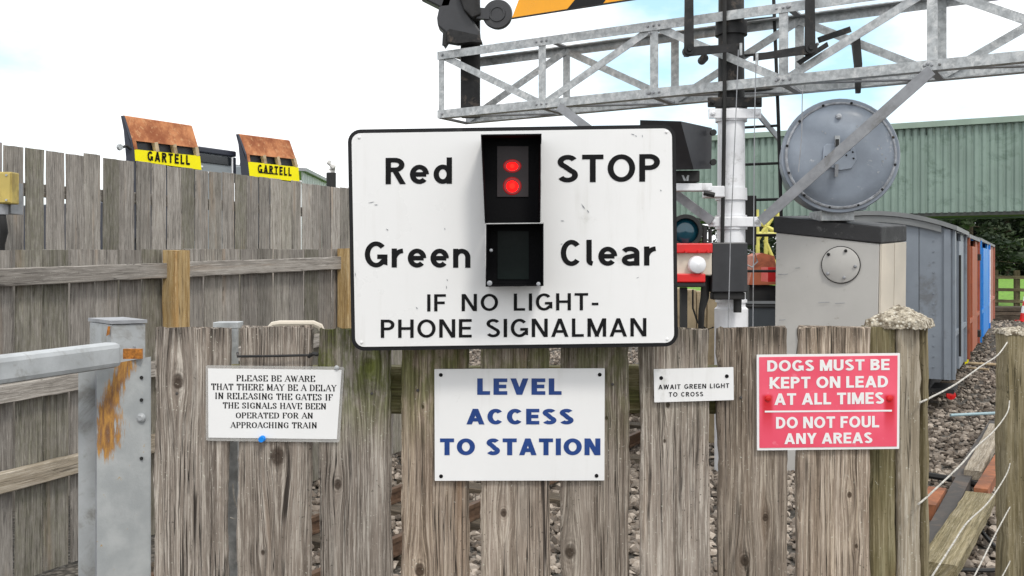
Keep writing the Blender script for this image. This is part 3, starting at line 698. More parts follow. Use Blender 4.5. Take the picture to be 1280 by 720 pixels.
# running line seen through the gaps of the front fence
def railway(o0, s0, s1, label, n_sl):
    root = thing('railway_track', o0 + TD * s0, label, 'railway track')
    for sd in (-0.305, 0.305):
        a, b_ = o0 + TD * s0 + TP * sd, o0 + TD * s1 + TP * sd; m = MB()
        m.beam(a + Vector((0, 0, .06)), b_ + Vector((0, 0, .06)), .07, .012); m.beam(a + Vector((0, 0, .09)), b_ + Vector((0, 0, .09)), .012, .05)
        m.beam(a + Vector((0, 0, .125)), b_ + Vector((0, 0, .125)), .035, .022); obj('rail', m, M_rail, root)
    me = board_mesh(.16, .1, 1.3, W_sleeper, 4, 8, 3)
    for k in range(n_sl):
        c_ = o0 + TD * (s0 + (s1 - s0) * (k + .5) / n_sl)
        place('sleeper', me, c_ - TP * .65, c_ + TP * .65, (0, 0, 1), root)
TRK = Vector((-1.35, 4.0, 0.0))
railway(TRK, -0.6, 16, 'narrow gauge running line seen through gaps in the front fence', 24)
VO = Vector((4.36, 9.55, 0)); VC = VO - TP * 0.8
railway(VC, -1.2, 13, 'siding track under the row of vans', 22)

# ================================================================== SHED, FIELD FENCE, TREES
def building():
    d = Vector((-1.84, 1, 0)).normalized(); nrm = Vector((-d.y, d.x, 0))
    if nrm.y > 0: nrm = -nrm                                           # faces the camera
    a = P(1340, 262.5, 28.6); o0 = Vector((a.x, a.y, 0)); zb = a.z; zt = P(1280, 151, 29.4).z
    # end on the left hidden by the board at px 760
    def at_px(px):
        k = (px - 640) / FPX; s_ = (k * o0.y - o0.x) / (d.x - k * d.y); return s_
    s1 = at_px(700)
    root = thing('green_shed', o0 + d * (s1 / 2), 'long green corrugated metal shed raised on columns behind the vans', 'shed')
    pit = 0.22; n = int(s1 / pit); zt2 = zt
    # profiled sheets, one per six ribs
    k = 0
    while k < n:
        m = MB(); pts = []
        for j in range(k, min(k + 6, n)):
            s0 = j * pit
            for (ds, dn) in ((0, 0), (.05, 0), (.085, .045), (.175, .045)):
                pts.append((s0 + ds, dn))
        pts.append(((min(k + 6, n)) * pit, 0))
        for (s_, dn) in pts:
            p = o0 + d * s_ + nrm * dn; m.v += [p + Vector((0, 0, zb)), p + Vector((0, 0, zt2))]
        for i in range(len(pts) - 1): m.f.append((2 * i, 2 * i + 2, 2 * i + 3, 2 * i + 1))
        obj('cladding_sheet', m, M_green, root); k += 6
    m = MB(); e = o0 + d * s1
    def bb(off, z0, z1, th):
        m_ = MB(); p, q = o0 + nrm * off, e + nrm * off; m_.beam(p + Vector((0, 0, (z0 + z1) / 2)), q + Vector((0, 0, (z0 + z1) / 2)), th, z1 - z0); return m_
    obj('gutter', bb(.10, zt2 - .06, zt2 + .12, .14), M_greent, root)
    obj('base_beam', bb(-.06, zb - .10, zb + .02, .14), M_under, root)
    q = MB(); back = -nrm * 5
    q.hexa([o0 + Vector((0, 0, zt - .3)), e + Vector((0, 0, zt - .3)), e + back + Vector((0, 0, zt - .5)), o0 + back + Vector((0, 0, zt - .5)),
            o0 + Vector((0, 0, zt + .02)), e + Vector((0, 0, zt + .02)), e + back + Vector((0, 0, zt - .2)), o0 + back + Vector((0, 0, zt - .2))])
    obj('roof', q, M_greent, root)
    q = MB(); q.hexa([o0 + back + Vector((0, 0, zb)), e + back + Vector((0, 0, zb)), e + back * 1.02 + Vector((0, 0, zb)), o0 + back * 1.02 + Vector((0, 0, zb)),
            o0 + back + Vector((0, 0, zt - .5)), e + back + Vector((0, 0, zt - .5)), e + back * 1.02 + Vector((0, 0, zt - .5)), o0 + back * 1.02 + Vector((0, 0, zt - .5))])
    obj('rear_cladding', q, M_green, root)
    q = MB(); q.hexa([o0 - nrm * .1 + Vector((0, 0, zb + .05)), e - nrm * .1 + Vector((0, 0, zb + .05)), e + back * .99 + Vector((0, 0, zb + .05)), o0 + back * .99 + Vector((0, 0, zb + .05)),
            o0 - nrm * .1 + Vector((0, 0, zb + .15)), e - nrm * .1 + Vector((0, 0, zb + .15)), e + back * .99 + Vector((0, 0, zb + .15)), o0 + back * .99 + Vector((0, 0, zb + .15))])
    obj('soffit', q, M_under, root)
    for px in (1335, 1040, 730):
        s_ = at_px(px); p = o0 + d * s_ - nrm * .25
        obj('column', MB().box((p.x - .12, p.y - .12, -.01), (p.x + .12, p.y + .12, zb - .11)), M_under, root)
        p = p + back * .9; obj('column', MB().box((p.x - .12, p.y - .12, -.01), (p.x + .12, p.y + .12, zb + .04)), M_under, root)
building()

ff = thing('post_and_rail_fence', Vector((16.5, 32, 0)), 'mossy green post and rail fence at the edge of the bright field', 'fence')
me = board_mesh(.15, .13, 1.5, W_green, 2, 8, 3)
tops = []
for px, Y in ((1118, 33.4), (1162, 32.6), (1203, 31.9), (1244, 31.3), (1271, 30.9), (1300, 30.5)):
    x = (px - 640) * Y / FPX; tops.append((x, Y)); place('post', me, (x, Y, -.25), (x, Y, 1.25), (0, -1, 0), ff, {'moss': .55})
for (x0, y0), (x1, y1) in zip(tops, tops[1:]):
    L = math.hypot(x1 - x0, y1 - y0)
    me2 = board_mesh(.10, .05, L, W_green, 3, 6, 3)
    for z in (1.02, .62, .25): place('rail', me2, (x0, y0 - .1, z), (x1, y1 - .1, z), (0, -1, 0), ff, {'moss': .4})

def conifer(x, y, h, rad, label, seed):
    rnd = random.Random(seed)
    root = thing('conifer_tree', (x, y, 0), label, 'tree', 'dark trees beyond the field')
    m = MB(); m.tube([(x, y, -.1), (x + .1, y, h * .5), (x, y, h * .96)], [h * .028, h * .016, .03], 8)
    for k in range(26):
        z = h * (.1 + .85 * k / 26); a = rnd.uniform(0, 6.28); r = rad * (1.05 - z / h) * rnd.uniform(.7, 1)
        m.tube([(x, y, z), (x + math.cos(a) * r, y + math.sin(a) * r, z - r * .12)], [.05, .015], 5)
    obj('trunk', m, M_bark, root)
    n = 9000; rg = np.random.default_rng(seed)
    boughs = 95; ba = rg.uniform(0, 6.28, boughs); bz = rg.uniform(.04, .98, boughs) ** .9 * h
    br = rad * np.sqrt(np.clip(1.08 - bz / h, .04, 1)) * rg.uniform(.6, 1.15, boughs); bs = rg.uniform(0, 1, boughs)
    i = rg.integers(0, boughs, n); u = rg.uniform(.15, 1, n) ** .7
    px = x + np.cos(ba[i]) * br[i] * u + rg.normal(0, .05 * rad, n); py = y + np.sin(ba[i]) * br[i] * u + rg.normal(0, .05 * rad, n)
    pz = np.maximum(.15, bz[i] - br[i] * u * .22 + rg.normal(0, .018 * h, n))
    c = np.stack([px, py, pz], 1); s = rg.uniform(.09, .26, n) * h / 9
    d1 = rg.normal(0, 1, (n, 3)); d1[:, 2] *= .4; d1 /= np.linalg.norm(d1, axis=1)[:, None]; d2 = rg.normal(0, 1, (n, 3)); d2 /= np.linalg.norm(d2, axis=1)[:, None]
    v = np.stack([c - d1 * s[:, None], c + d2 * s[:, None] * .55, c + d1 * s[:, None], c - d2 * s[:, None] * .55], 1).reshape(-1, 3) - np.array([x, y, 0])
    me = bpy.data.meshes.new('crown'); me.from_pydata(v.tolist(), [], np.arange(n * 4).reshape(-1, 4).tolist())
    at = me.attributes.new('shade', 'FLOAT', 'POINT'); at.data.foreach_set('value', np.repeat(np.clip(bs[i] ** 2 * .8 + rg.uniform(0, .3, n), 0, 1), 4).astype(np.float32))
    me.materials.append(M_leaf); o = bpy.data.objects.new('crown', me); COL.objects.link(o); o.parent = root
TREES = [(1172, 58, 8.2, 2.6, 'dark conifer rising behind the roof of the vans'),
         (1212, 53, 7.0, 2.8, 'layered conifer just right of the vans beyond the field'),
         (1236, 63, 8.8, 3.0, 'dark tree above the first field fence post'),
         (1258, 55, 7.4, 2.8, 'bushy dark conifer over the gap between the field fence posts'),
         (1284, 60, 8.4, 3.0, 'dark conifer cut off by the right edge of the photo'),
         (1130, 60, 8.2, 3.0, 'dark conifer hidden mostly behind the grey van'),
         (1318, 56, 7.8, 3.0, 'dark conifer just beyond the right edge'),
         (1000, 60, 7.0, 2.8, 'dark tree beyond the shed columns behind the ladder'),
         (950, 57, 6.6, 2.8, 'small dark tree seen under the shed beside the white post'),
         (870, 60, 7.0, 2.8, 'dark tree seen under the shed left of the white post')]
for i, (px, Y, h, r, lb) in enumerate(TREES): conifer((px - 640) * Y * 1.9 / FPX, Y * 1.9, h * 2.1, r * 2.2, lb, 10 + i)

# ================================================================== VANS ON THE SIDING
def van(s0, L, zb, zt, rise, body, label, W=1.6, end=False, side='planks', doors=False, out_=0.0):
    def F(s, l, z): return VO + TD * (s0 + s) + TP * l + Vector((0, 0, z))
    root = thing('goods_van', F(L / 2, -W / 2, 0), label, 'railway van', 'vans standing in the siding')
    o_ = out_
    def bx(sa, sb, la, lb_, za, zb_): return MB().hexa([F(sa, la, za), F(sb, la, za), F(sb, lb_, za), F(sa, lb_, za), F(sa, la, zb_), F(sb, la, zb_), F(sb, lb_, zb_), F(sa, lb_, zb_)])
    def arch(l): q = (l + W / 2) / (W / 2); return zt + rise * (1 - q * q)
    # end wall planks
    cuts = [-W, -1.28, -.93, -.60, -.30, 0.0] if end else [-W, -.8, 0]
    for e0 in ((0.0, .03), (L - .03, L)):
        for a, b_ in zip(cuts, cuts[1:]):
            m = MB(); aa, bb_ = a + .003, b_ - .003; pts = [(aa, zb), (bb_, zb)] + [(bb_ + (aa - bb_) * k / 5, arch(bb_ + (aa - bb_) * k / 5) - .004) for k in range(6)]
            m.prism([F(e0[0], l, z) for l, z in pts], TD * .03); obj('end_plank', m, body, root)
    # side walls
    n = max(3, int(L / .32)); ds = (L - .06) / n
    for sd in (-.03 + o_, -W):
        for k in range(n):
            if doors and 2 <= k <= n - 3 and sd > -1: continue
            obj('side_plank', bx(.03 + ds * k + .003, .03 + ds * (k + 1) - .003, sd, sd + .03, zb, zt), body, root)
    if doors:
        obj('door', bx(.03 + ds * 2 + .02, .03 + ds * (n - 2) - .02, -.005 + o_, .025 + o_, zb + .04, zt - .1), body, root)
    for s_ in (0.02, L - .09):
        obj('corner_post', bx(s_, s_ + .07, .003 + o_, .03 + o_, zb, zt), body, root)
    obj('waist_rail', bx(.1, L - .1, .003 + o_, .028 + o_, zb + .42, zb + .47), body, root)
    # bolts down the end
    if end:
        m = MB()
        for k in range(13):
            z = zb + .12 + k * .105; m.lathe(F(-.001, -.165, z), -TD, [(0, .009), (.006, .007)], 6)
            m.lathe(F(-.001, -.765, z), -TD, [(0, .009), (.006, .007)], 6)
        obj('bolt', m, body, root)['kind'] = 'stuff'
        obj('corner_iron', bx(-.02, .0, -.07, -.012, zb, zt), body, root)
    # roof, a bent sheet with a rim
    m = MB(); prof = [(-W - .05 + (W + .10) * k / 12) for k in range(13)]
    pts = [(l, arch(max(-W, min(0, l))) + .01 - (.02 if k in (0, 12) else 0)) for k, l in enumerate(prof)]
    ring = [F(-.05, l, z) for l, z in pts] + [F(-.05, l, z + .045) for l, z in reversed(pts)]
    m.prism(ring, TD * (L + .1)); obj('roof', m, M_vanroof, root, smooth=True)
    if end:
        m = MB(); ring = [F(-.035, l, z - .07) for l, z in pts[1:-1]] + [F(-.035, l, z - .005) for l, z in reversed(pts[1:-1])]
        m.prism(ring, TD * .03); obj('roof_rim', m, M_vanroof, root)
    m = bx(.05, L - .05, -W + .2, -.2, zb - .17, zb - .005); q_ = bx(-.12, .049, -W / 2 - .1, -W / 2 + .1, zb - .16, zb - .02); m.add(q_.v, q_.f); obj('underframe', m, M_under2, root)
    for s_ in (L * .2, L * .8):
        for l in (-W / 2 - .305, -W / 2 + .305):
            c_ = F(s_, l - .03, .20); wmb = MB(); wmb.lathe(c_, TP, [(0, .175), (.02, .185), (.02, .17), (.06, .165), (.06, .12), (.045, .11), (.045, .03), (.07, .03)], 20)
            wh = obj('wheel', wmb, M_under2, root, smooth=True)
    obj('buffer', MB().lathe(F(-.10, -W / 2, zb - .09), -TD, [(0, .03), (.09, .03), (.09, .10), (.12, .095)], 16), M_red if end else M_under2, root)
    return root, F, bx
zb0 = P(0, 475, 9.55).z; zt0 = P(0, 287, 9.55).z
r1, F1, bx1 = van(0, 2.1, zb0, zt0, .15, M_van, 'grey planked goods van with arched roof, nearest in the siding', end=True, doors=True)
# dark recess and rail beside the grey van's door; red painted axle guard
obj('grab_rail', MB().tube([F1(.42, .05, zb0 + .2), F1(.42, .05, zt0 - .25)], .012, 6), M_under2, r1)
obj('door_gap', bx1(.22, .30, .002, .012, zb0 + .02, zt0 - .2), M_under2, r1)
obj('red_lamp_bracket', MB().lathe(F1(.10, -.02, zb0 - .16), -TD + TP * .3, [(0, .0), (0, .045), (.04, .045), (.05, .0)], 14), M_red, r1)
obj('step_board', MB().hexa([F1(.05, -.2, zb0 - .14), F1(.6, -.2, zb0 - .14), F1(.6, .02, zb0 - .14), F1(.05, .02, zb0 - .14), F1(.05, -.2, zb0 - .10), F1(.6, -.2, zb0 - .10), F1(.6, .02, zb0 - .10), F1(.05, .02, zb0 - .10)]), M_under2, r1)
r2, F2, bx2 = van(2.28, 2.75, zb0, zt0 - .02, .13, M_orange, 'rust orange goods van coupled behind the grey one', doors=True, out_=.02)
for z in (zb0 + .12, zt0 - .3): obj('hinge', bx2(2.2, 2.45, .03, .075, z, z + .09), M_under2, r2)
r3, F3, bx3 = van(5.35, 3.6, zb0 - .02, zt0 + .0, .13, M_vblue, 'bright blue goods van third along the siding', doors=True, out_=.03)
obj('white_strap', bx3(3.05, 3.2, .061, .075, zb0 + .1, zt0 - .1), M_postw, r3)
r4, F4, bx4 = van(9.3, 2.6, zb0, zt0, .13, M_pink, 'faded red goods van at the far end of the row', out_=.02)

# small yard things beyond the vans
ts = thing('timber_stack', G(1255, 402) , 'low stack of dark sleepers beyond the blue van', 'timber stack')
me = board_mesh(.22, .1, 2.6, W_sleeper, 8, 8, 3)
gc = G(1252, 402)
for k in range(3):
    for j in range(3):
        c_ = gc + Vector((-.3 + .06 * k, .5 + j * .24, .06 + k * .115)); place('sleeper', me, c_ - Vector((1.3, 0, 0)), c_ + Vector((1.3, .1, 0)), (0, 0, 1), ts)

# traffic cone by the far post
def cone(c, h):
    root = thing('traffic_cone', c, 'red and white traffic cone standing just behind the right hand post', 'traffic cone')
    obj('base', MB().box((c.x - .2, c.y - .2, c.z), (c.x + .2, c.y + .2, c.z + .03)), M_red, root, bevel=.008)
    r = lambda z: .16 - .125 * z / h
    for a, b_, mt in ((.03, .22, M_red), (.22, .40, M_postw), (.40, .52, M_red), (.52, .64, M_postw), (.64, h, M_red)):
        obj('band', MB().lathe(c, (0, 0, 1), [(a, r(a)), (b_, r(b_))], 24), mt, root, smooth=True)
cone(G(1283, 402) , .80)

# light blue pipe, yellow marker and rod lying on the ballast
p = MB().tube([G(1188, 519, .06), G(1252, 516, .06)], .014, 8); tag(obj('pipe', p, M_ltube), 'pale blue pipe lying across the ballast', 'pipe')
mk = thing('marker_peg', G(1207, 456), 'short yellow peg beside the orange van', 'marker peg')
c_ = G(1207, 456); obj('stake', MB().box((c_.x - .03, c_.y - .03, 0), (c_.x + .03, c_.y + .03, .30)), M_yel, mk)
tag(obj('rod', MB().tube([G(1210, 454, .05), G(1248, 456, .05)], .02, 8), M_tan), 'thin tan rod lying beyond the yellow peg', 'rod')
tag(obj('rod', MB().tube([G(1210, 460, .05), G(1236, 462, .05)], .014, 8), M_tan), 'second thin rod lying nearer than the first by the yellow peg', 'rod')

# planks, rusty bar and cables lying bottom right
def lie(name, a, b_, w_, h_, mat, label, cat, moss=0.0, woody=True, z=.03):
    A, B = G(*a, z), G(*b_, z)
    if woody:
        me = board_mesh(w_, h_, (B - A).length, mat, hash(label) % 17, 20, 5, wob=.003); o = place(name, me, A, B, (0, 0, 1), None, {'moss': moss})
    else: o = obj(name, MB().beam(A, B, w_, h_), mat)
    return tag(o, label, cat)
lie('plank', (1172, 712), (1226, 622), .16, .06, W_green, 'long pale mossy plank lying on the ballast by the wire fence', 'plank', .15, z=.12)
lie('plank', (1216, 594), (1246, 534), .11, .06, W_pale, 'short bleached plank with yellow end beyond the rusty bar', 'plank', z=.10)
lie('metal_bar', (1226, 617), (1256, 566), .075, .06, M_rustbar, 'rust orange flat bar lying end on to the mossy plank', 'metal bar', woody=False, z=.14)
lie('rail_offcut', (1158, 694), (1212, 588), .09, .07, M_scrap, 'dark steel rail offcut lying left of the mossy plank', 'rail', woody=False, z=.06)
lie('rail_offcut', (1196, 602), (1242, 530), .06, .06, M_scrap, 'second dark rail offcut further along toward the blue pipe', 'rail', woody=False, z=.06)
lie('timber_block', (1158, 640), (1172, 618), .10, .09, M_rustbar, 'rust brown block half hidden behind the lichen topped post', 'block', woody=False, z=.07)
def cable(pts, r, label, z=.06):
    tag(obj('cable', MB().tube([G(x, y, z) for x, y in pts], r, 6), M_under2, smooth=True), label, 'cable')
cable([(1160, 594), (1185, 598), (1212, 603), (1222, 606)], .022, 'thick black cable crossing the ballast before the rusty bar')
cable([(1170, 720), (1188, 713), (1206, 712), (1232, 713), (1254, 712)], .010, 'thin black cable along the bottom of the gap', .05)
cable([(1190, 672), (1199, 684), (1200, 700), (1186, 712)], .010, 'thin black cable looping off the mossy plank', .05)
cable([(1214, 648), (1230, 668), (1244, 684), (1258, 690)], .012, 'black cable crossing under the lower white ropes', .05)
cable([(1162, 632), (1190, 632), (1198, 650)], .010, 'thin black cable bent beside the rail offcut', .05)

# ================================================================== LEFT: LORRIES AND FAR THINGS ABOVE THE FENCE
def lorry(Y0, Y1, can, yel, canlab, lab, tx, txt_dark, tilt=0.0, extra=False, cabl=1.42):
    """can, yel: pixel corners TL,TR,BR,BL of the rusty canopy and the yellow board; Y0,Y1 depths at left and right"""
    T = lambda px, py, k=0.0: P(px, py, 1 / (1 / Y0 + (1 / Y1 - 1 / Y0) * (px - can[3][0]) / (can[2][0] - can[3][0])) + k)
    base = T(can[3][0], 300); base.z = 0
    root = thing('tipper_lorry', base, lab, 'lorry', 'tipper lorries behind the high fence')
    nb = -TP                                                     # away from us, into the lorry
    q = [T(*can[0], .18), T(*can[1], .18), T(*can[2]), T(*can[3])]
    obj('canopy', MB().prism(q, nb * .05 + Vector((0, 0, .02))), M_canopy, root, label=canlab)
    yq = [T(*c_) for c_ in yel]
    obj('name_board', MB().prism(yq, nb * .06), M_yel, root)
    fnq = lambda px, py: T(px, py) - nb * .012
    vs, fs = sans_line('GARTELL', .21, .24)
    obj('lettering', lay(vs, fs, tx, fnq, tilt), M_ink, root, fix=False)
    if extra: obj('underline', MB().quad(fnq(323, 216), fnq(347, 218.4), fnq(347, 217), fnq(323, 214.6)), M_ink, root, fix=False)
    # dark wall behind the slots, uprights
    bl, br_, tr, tl = yq[3], yq[2], q[2], q[3]
    dn = Vector((0, 0, -1.6))
    obj('headboard', MB().prism([tl + nb * .12 + Vector((0, 0, .05)), tr + nb * .12 + Vector((0, 0, .05)), br_ + nb * .12 + dn, bl + nb * .12 + dn], nb * .08), M_navy, root)
    for k in (0.02, .34, .62, .97):
        a = yq[0].lerp(yq[1], k); c_ = q[3].lerp(q[2], k)
        obj('upright', MB().beam(a + nb * .04, c_ + nb * .04 + Vector((0, 0, .02)), .09, .09, TD), M_canopy if k < .1 else M_tan, root)
    # left cheek, dark
    a, c_ = q[0], yq[3]
    obj('side_panel', MB().prism([a, q[3], yq[0], yq[3], yq[3] + dn, yq[3] + dn + nb * .17, q[3] + nb * .13, a + nb * .05], -TD * .06), M_navy, root)
    # tipping body, cab, chassis, wheels
    def bx(sa, sb, la, lb_, za, zb_, mt, nm):
        o = Vector((tl.x, tl.y, 0)); f = lambda s, l, z: o + TD * s - nb * (-l) * 1 + Vector((0, 0, z))
        f = lambda s, l, z: o + TD * s + nb * l + Vector((0, 0, z))
        return obj(nm, MB().hexa([f(sa, la, za), f(sb, la, za), f(sb, lb_, za), f(sa, lb_, za), f(sa, la, zb_), f(sb, la, zb_), f(sb, lb_, zb_), f(sa, lb_, zb_)]), mt, root, bevel=.03)
    W = (q[2] - q[3]).length
    zt = yq[1].z
    bx(.05, W - .05, .5, 3.8, 1.1, zt - 1.1, M_navy, 'tipping_body')
    bx(.15, W + 1.0, .4, 4.2, .65, .9, M_under2, 'chassis')
    ca, cb = W + .04, W + cabl
    bx(ca, cb, .3, 2.1, .95, zt + .12, M_lgrey, 'cab_body')
    bx(ca + .22, cb + .02, .26, 2.15, zt + .122, zt + .26, M_navy, 'cab_roof')
    bx(ca + .24, cb - .14, .27, .298, zt - .10, zt + .10, M_glassd, 'side_window')
    bx(cb - .12, cb - .08, .26, .298, zt - .5, zt + .11, M_postw, 'door_pillar'); bx(cb - .06, cb + .015, .265, .298, zt - .5, zt + .11, M_navy, 'cab_corner')
    for k in range(2): bx(ca + .02, ca + .36 + .18 * k, .27, .297, zt - .22 - .12 * k, zt - .175 - .12 * k, M_postw, 'stripe')
    for s_, l in ((.5, .5), (.5, 3.2), (W + .5, 3.6), (W + .5, .6)):
        o = Vector((tl.x, tl.y, .5)) + TD * s_ + nb * l
        obj('wheel', MB().lathe(o, TP, [(0, .2), (0, .5), (.25, .5), (.25, .3), (.2, .25), (.2, 0.05)], 20), M_rubber, root, smooth=True)
    return root, T
r_, T_ = lorry(20.0, 21.6, [(156, 145), (240, 157.5), (248, 185), (165.5, 175.5)], [(168, 186.5), (250, 195), (252, 212.5), (169, 201)],
      None, 'lorry with rusty canopy over a yellow GARTELL board, left of the two', (184, 191.5, 237, 203.5), 1, tilt=.105)
mm = MB().tube([T_(163, 186), T_(158, 182), T_(154, 184)], .03, 6); obj('mirror_arm', mm, M_under2, r_)
obj('mirror', MB().lathe(T_(149, 184), TP, [(0, .02), (0, .07), (.05, .06)], 12), M_galv, r_)
r_, T_ = lorry(22.9, 24.4, [(299, 168), (362, 176), (370, 199), (308.5, 193)], [(310, 202), (373, 209), (374.5, 227.5), (312, 220)],
      None, 'lorry with rusty canopy over a yellow underlined GARTELL board, right of the two', (322, 207.5, 364, 218), 1, tilt=.10, extra=True, cabl=.35)

fs_ = thing('far_shed', P(395, 300, 38) * Vector((1, 1, 0)), 'small grey ribbed shed beyond the right hand lorry', 'shed')
a, b_ = P(378, 206, 36), P(412, 222, 42)
z0 = Vector((a.x, a.y, 0)); z1 = Vector((b_.x, b_.y, 0))
for k in range(12):
    u0, u1 = k / 12 + .004, (k + 1) / 12 - .004; A, B = z0.lerp(z1, u0), z0.lerp(z1, u1); ztp = a.z - .25
    obj('wall_panel', MB().hexa([A, B, B + Vector((-.06, .06, 0)), A + Vector((-.06, .06, 0)), A + Vector((0, 0, ztp)), B + Vector((0, 0, ztp)), B + Vector((-.06, .06, ztp)), A + Vector((-.06, .06, ztp))]), M_galv, fs_)
obj('roof', MB().hexa([z0 + Vector((.15, 0, a.z - .24)), z1 + Vector((.15, 0, a.z - .24)), z1 + Vector((-4, 2, a.z - .1)), z0 + Vector((-4, -1, a.z - .1)), z0 + Vector((.15, 0, a.z - .12)), z1 + Vector((.15, 0, a.z - .12)), z1 + Vector((-4, 2, a.z)), z0 + Vector((-4, -1, a.z))]), M_galvd, fs_)
fl = P(414, 218, 30); fr = thing('flue_pipe', (fl.x, fl.y, 0), 'black flue pipe with pale twisted cowl above the fence', 'flue')
obj('pipe', MB().lathe((fl.x, fl.y, 0), (0, 0, 1), [(0, .15), (fl.z + .05, .15)], 16), M_under2, fr, smooth=True)
cw = P(414, 214, 30); pts = [cw + Vector((.08 * math.sin(k * 1.1), .05 * math.cos(k), .062 * k)) for k in range(6)]
obj('cowl', MB().tube(pts, [.12, .05, .10, .04, .06, .05], 8), M_cab, fr, smooth=True)

# ================================================================== LEFT FENCES
def lineY(c0, v): return lambda px: c0 / (v - px)
Yu = lineY(5.85 * 1140, 1160)       # high fence line
Yn = lineY(5540.0, 1250)            # nearer fence line
dU = Vector((520 / FPX, 1, 0)).normalized(); dN = Vector((610 / FPX, 1, 0)).normalized()
hf = thing('tall_board_fence', P(200, 300, Yu(200)) * Vector((1, 1, 0)), 'tall weathered grey fence of upright boards with the lorries behind it', 'fence')
p0 = P(-40, 178, Yu(-40)); pE = P(520, 242, Yu(520)); L = ((pE - p0) * Vector((1, 1, 0))).length
nrmU = Vector((dU.y, -dU.x, 0))
pit = .150; nb_ = int(L / pit); meshes = [board_mesh(.134 + .003 * (i % 3), .010, 2.25, W_far, 30 + i, 14, 4, wob=.0022, top=.006) for i in range(6)]
xy0 = Vector((p0.x, p0.y, 0)); rr = random.Random(5)
for k in range(nb_):
    c_ = xy0 + dU * (k * pit + rr.uniform(-.005, .005)); zt = 2.208 + rr.uniform(-.010, .010)
    lean = rr.uniform(-.006, .006)
    pr = {'moss': [0, .05, .1, .38, .12, .2][rr.choice((0, 0, 0, 1, 2, 1, 3, 4, 5))], 'tone': rr.uniform(-.12, .25)}
    place('board', meshes[k % 6], c_ + Vector((0, 0, zt - 2.25)), c_ + Vector((0, 0, zt)) + dU * lean, nrmU, hf, pr)
for z in (1.95, 1.2, .45):
    a = xy0 - nrmU * .035 - dU * .1; b_ = a + dU * L; place('rail', board_mesh(.08, .04, L + .1, W_far, 3, 20, 3), a + Vector((0, 0, z)), b_ + Vector((0, 0, z)), nrmU, hf)

nf = thing('low_board_fence', P(200, 300, Yn(200)) * Vector((1, 1, 0)), 'lower grey board fence with horizontal rails between tan posts behind the gate', 'fence')
q0 = P(-40, 314, Yn(-40)); qE = P(520, 311, Yn(520)); xy0 = Vector((q0.x, q0.y, 0)); L = ((qE - q0) * Vector((1, 1, 0))).length
nrmN = Vector((dN.y, -dN.x, 0)); rr = random.Random(9)
nb_ = int(L / pit); meshes = [board_mesh(.139, .011, 1.55, W_far, 50 + i, 12, 4, wob=.0018, top=.003) for i in range(6)]
for k in range(nb_):
    c_ = xy0 + dN * (k * pit); fr_ = k / nb_; zt = EYE + .055 + .05 * fr_ + rr.uniform(-.003, .003)
    c_ = c_ - nrmN * (.006 * (k % 2))
    place('board', meshes[k % 6], c_ + Vector((0, 0, zt - 1.55)), c_ + Vector((0, 0, zt)), nrmN, nf, {'moss': rr.choice((0, 0, 0, .1, .35, 0)), 'tone': rr.uniform(-.2, .02)})
def railN(px0, ya0, yb0, px1, ya1, yb1, mat=W_far, seedv=3, off=.035):
    A, B = P(px0, (ya0 + yb0) / 2, Yn(px0)), P(px1, (ya1 + yb1) / 2, Yn(px1)); hgt = (yb0 - ya0) * Yn(px0) / FPX * 1.0
    place('rail', board_mesh(hgt, .05, (B - A).length, mat, seedv, 24, 5, wob=.002), A + nrmN * off, B + nrmN * off, nrmN, nf, {'tone': .12})
railN(-30, 336, 359, 204, 328.5, 347.5, seedv=1); railN(216, 327.5, 346.5, 420, 321.5, 336, seedv=2); railN(430, 321, 335, 520, 318, 330, seedv=4)
railN(-30, 485, 508, 204, 448, 467, seedv=5); railN(216, 446, 465, 420, 413, 428, seedv=6)
# rails run downhill with the ground; the bottom one is paler
railN(-30, 596, 622, 204, 538, 560, mat=W_pale, seedv=7); railN(216, 535, 556, 420, 484, 500, mat=W_pale, seedv=8)
for px0, px1, yt in ((195.5, 225, 313), (414, 435.5, 311)):
    pc = (px0 + px1) / 2; Yc = Yn(pc) - .02; wd = (px1 - px0) * Yc / FPX * .80; c_ = P(pc, yt, Yc) + nrmN * .06
    place('post', board_mesh(wd, wd, c_.z + .3, W_post, int(px0), 20, 5, wob=.002, top=.008), Vector((c_.x, c_.y, -.3)), c_, nrmN, nf, {'moss': .06})

# yellow electrical box at the left edge
yb = thing('electrical_box', P(2, 300, 5.35), 'old yellow electrical box mounted on the tall fence at the left edge', 'electrical box')
a = P(-14, 255, 5.45); b_ = P(16.5, 215, 5.45)
obj('casing', MB().box((a.x, 5.43, a.z), (b_.x, 5.52, b_.z)), M_boxy, yb, bevel=.008)
obj('lid', MB().box((a.x + .004, 5.42, a.z + .006), (b_.x - .004, 5.43, b_.z - .006)), M_boxy, yb, bevel=.004)
for px, py in ((8, 219), (8, 250)): obj('screw', MB().lathe(P(px, py, 5.419), (0, -1, 0), [(0, .007), (.004, .006)], 8), M_galv, yb)
obj('gland', MB().lathe(P(2, 255, 5.47), (0, 0, -1), [(0, .035), (.06, .035), (.06, .025), (.09, .022)], 14), M_galvd, yb, smooth=True)
obj('conduit', MB().tube([P(1, 262, 5.47), P(3, 275, 5.46), P(5, 290, 5.47), P(1, 306, 5.5), P(-1, 400, 5.5)], .022, 10), M_under2, yb, smooth=True)
obj('backing_bracket', MB().box((a.x, 5.52, a.z - .05), (b_.x - .05, 5.66, b_.z - .05)), M_galvd, yb)

# ================================================================== STEEL GATE
gt = thing('steel_gate', P(150, 700, 2.3) * Vector((1, 1, 0)), 'grey painted steel gate with a rust streaked latch plate', 'gate')
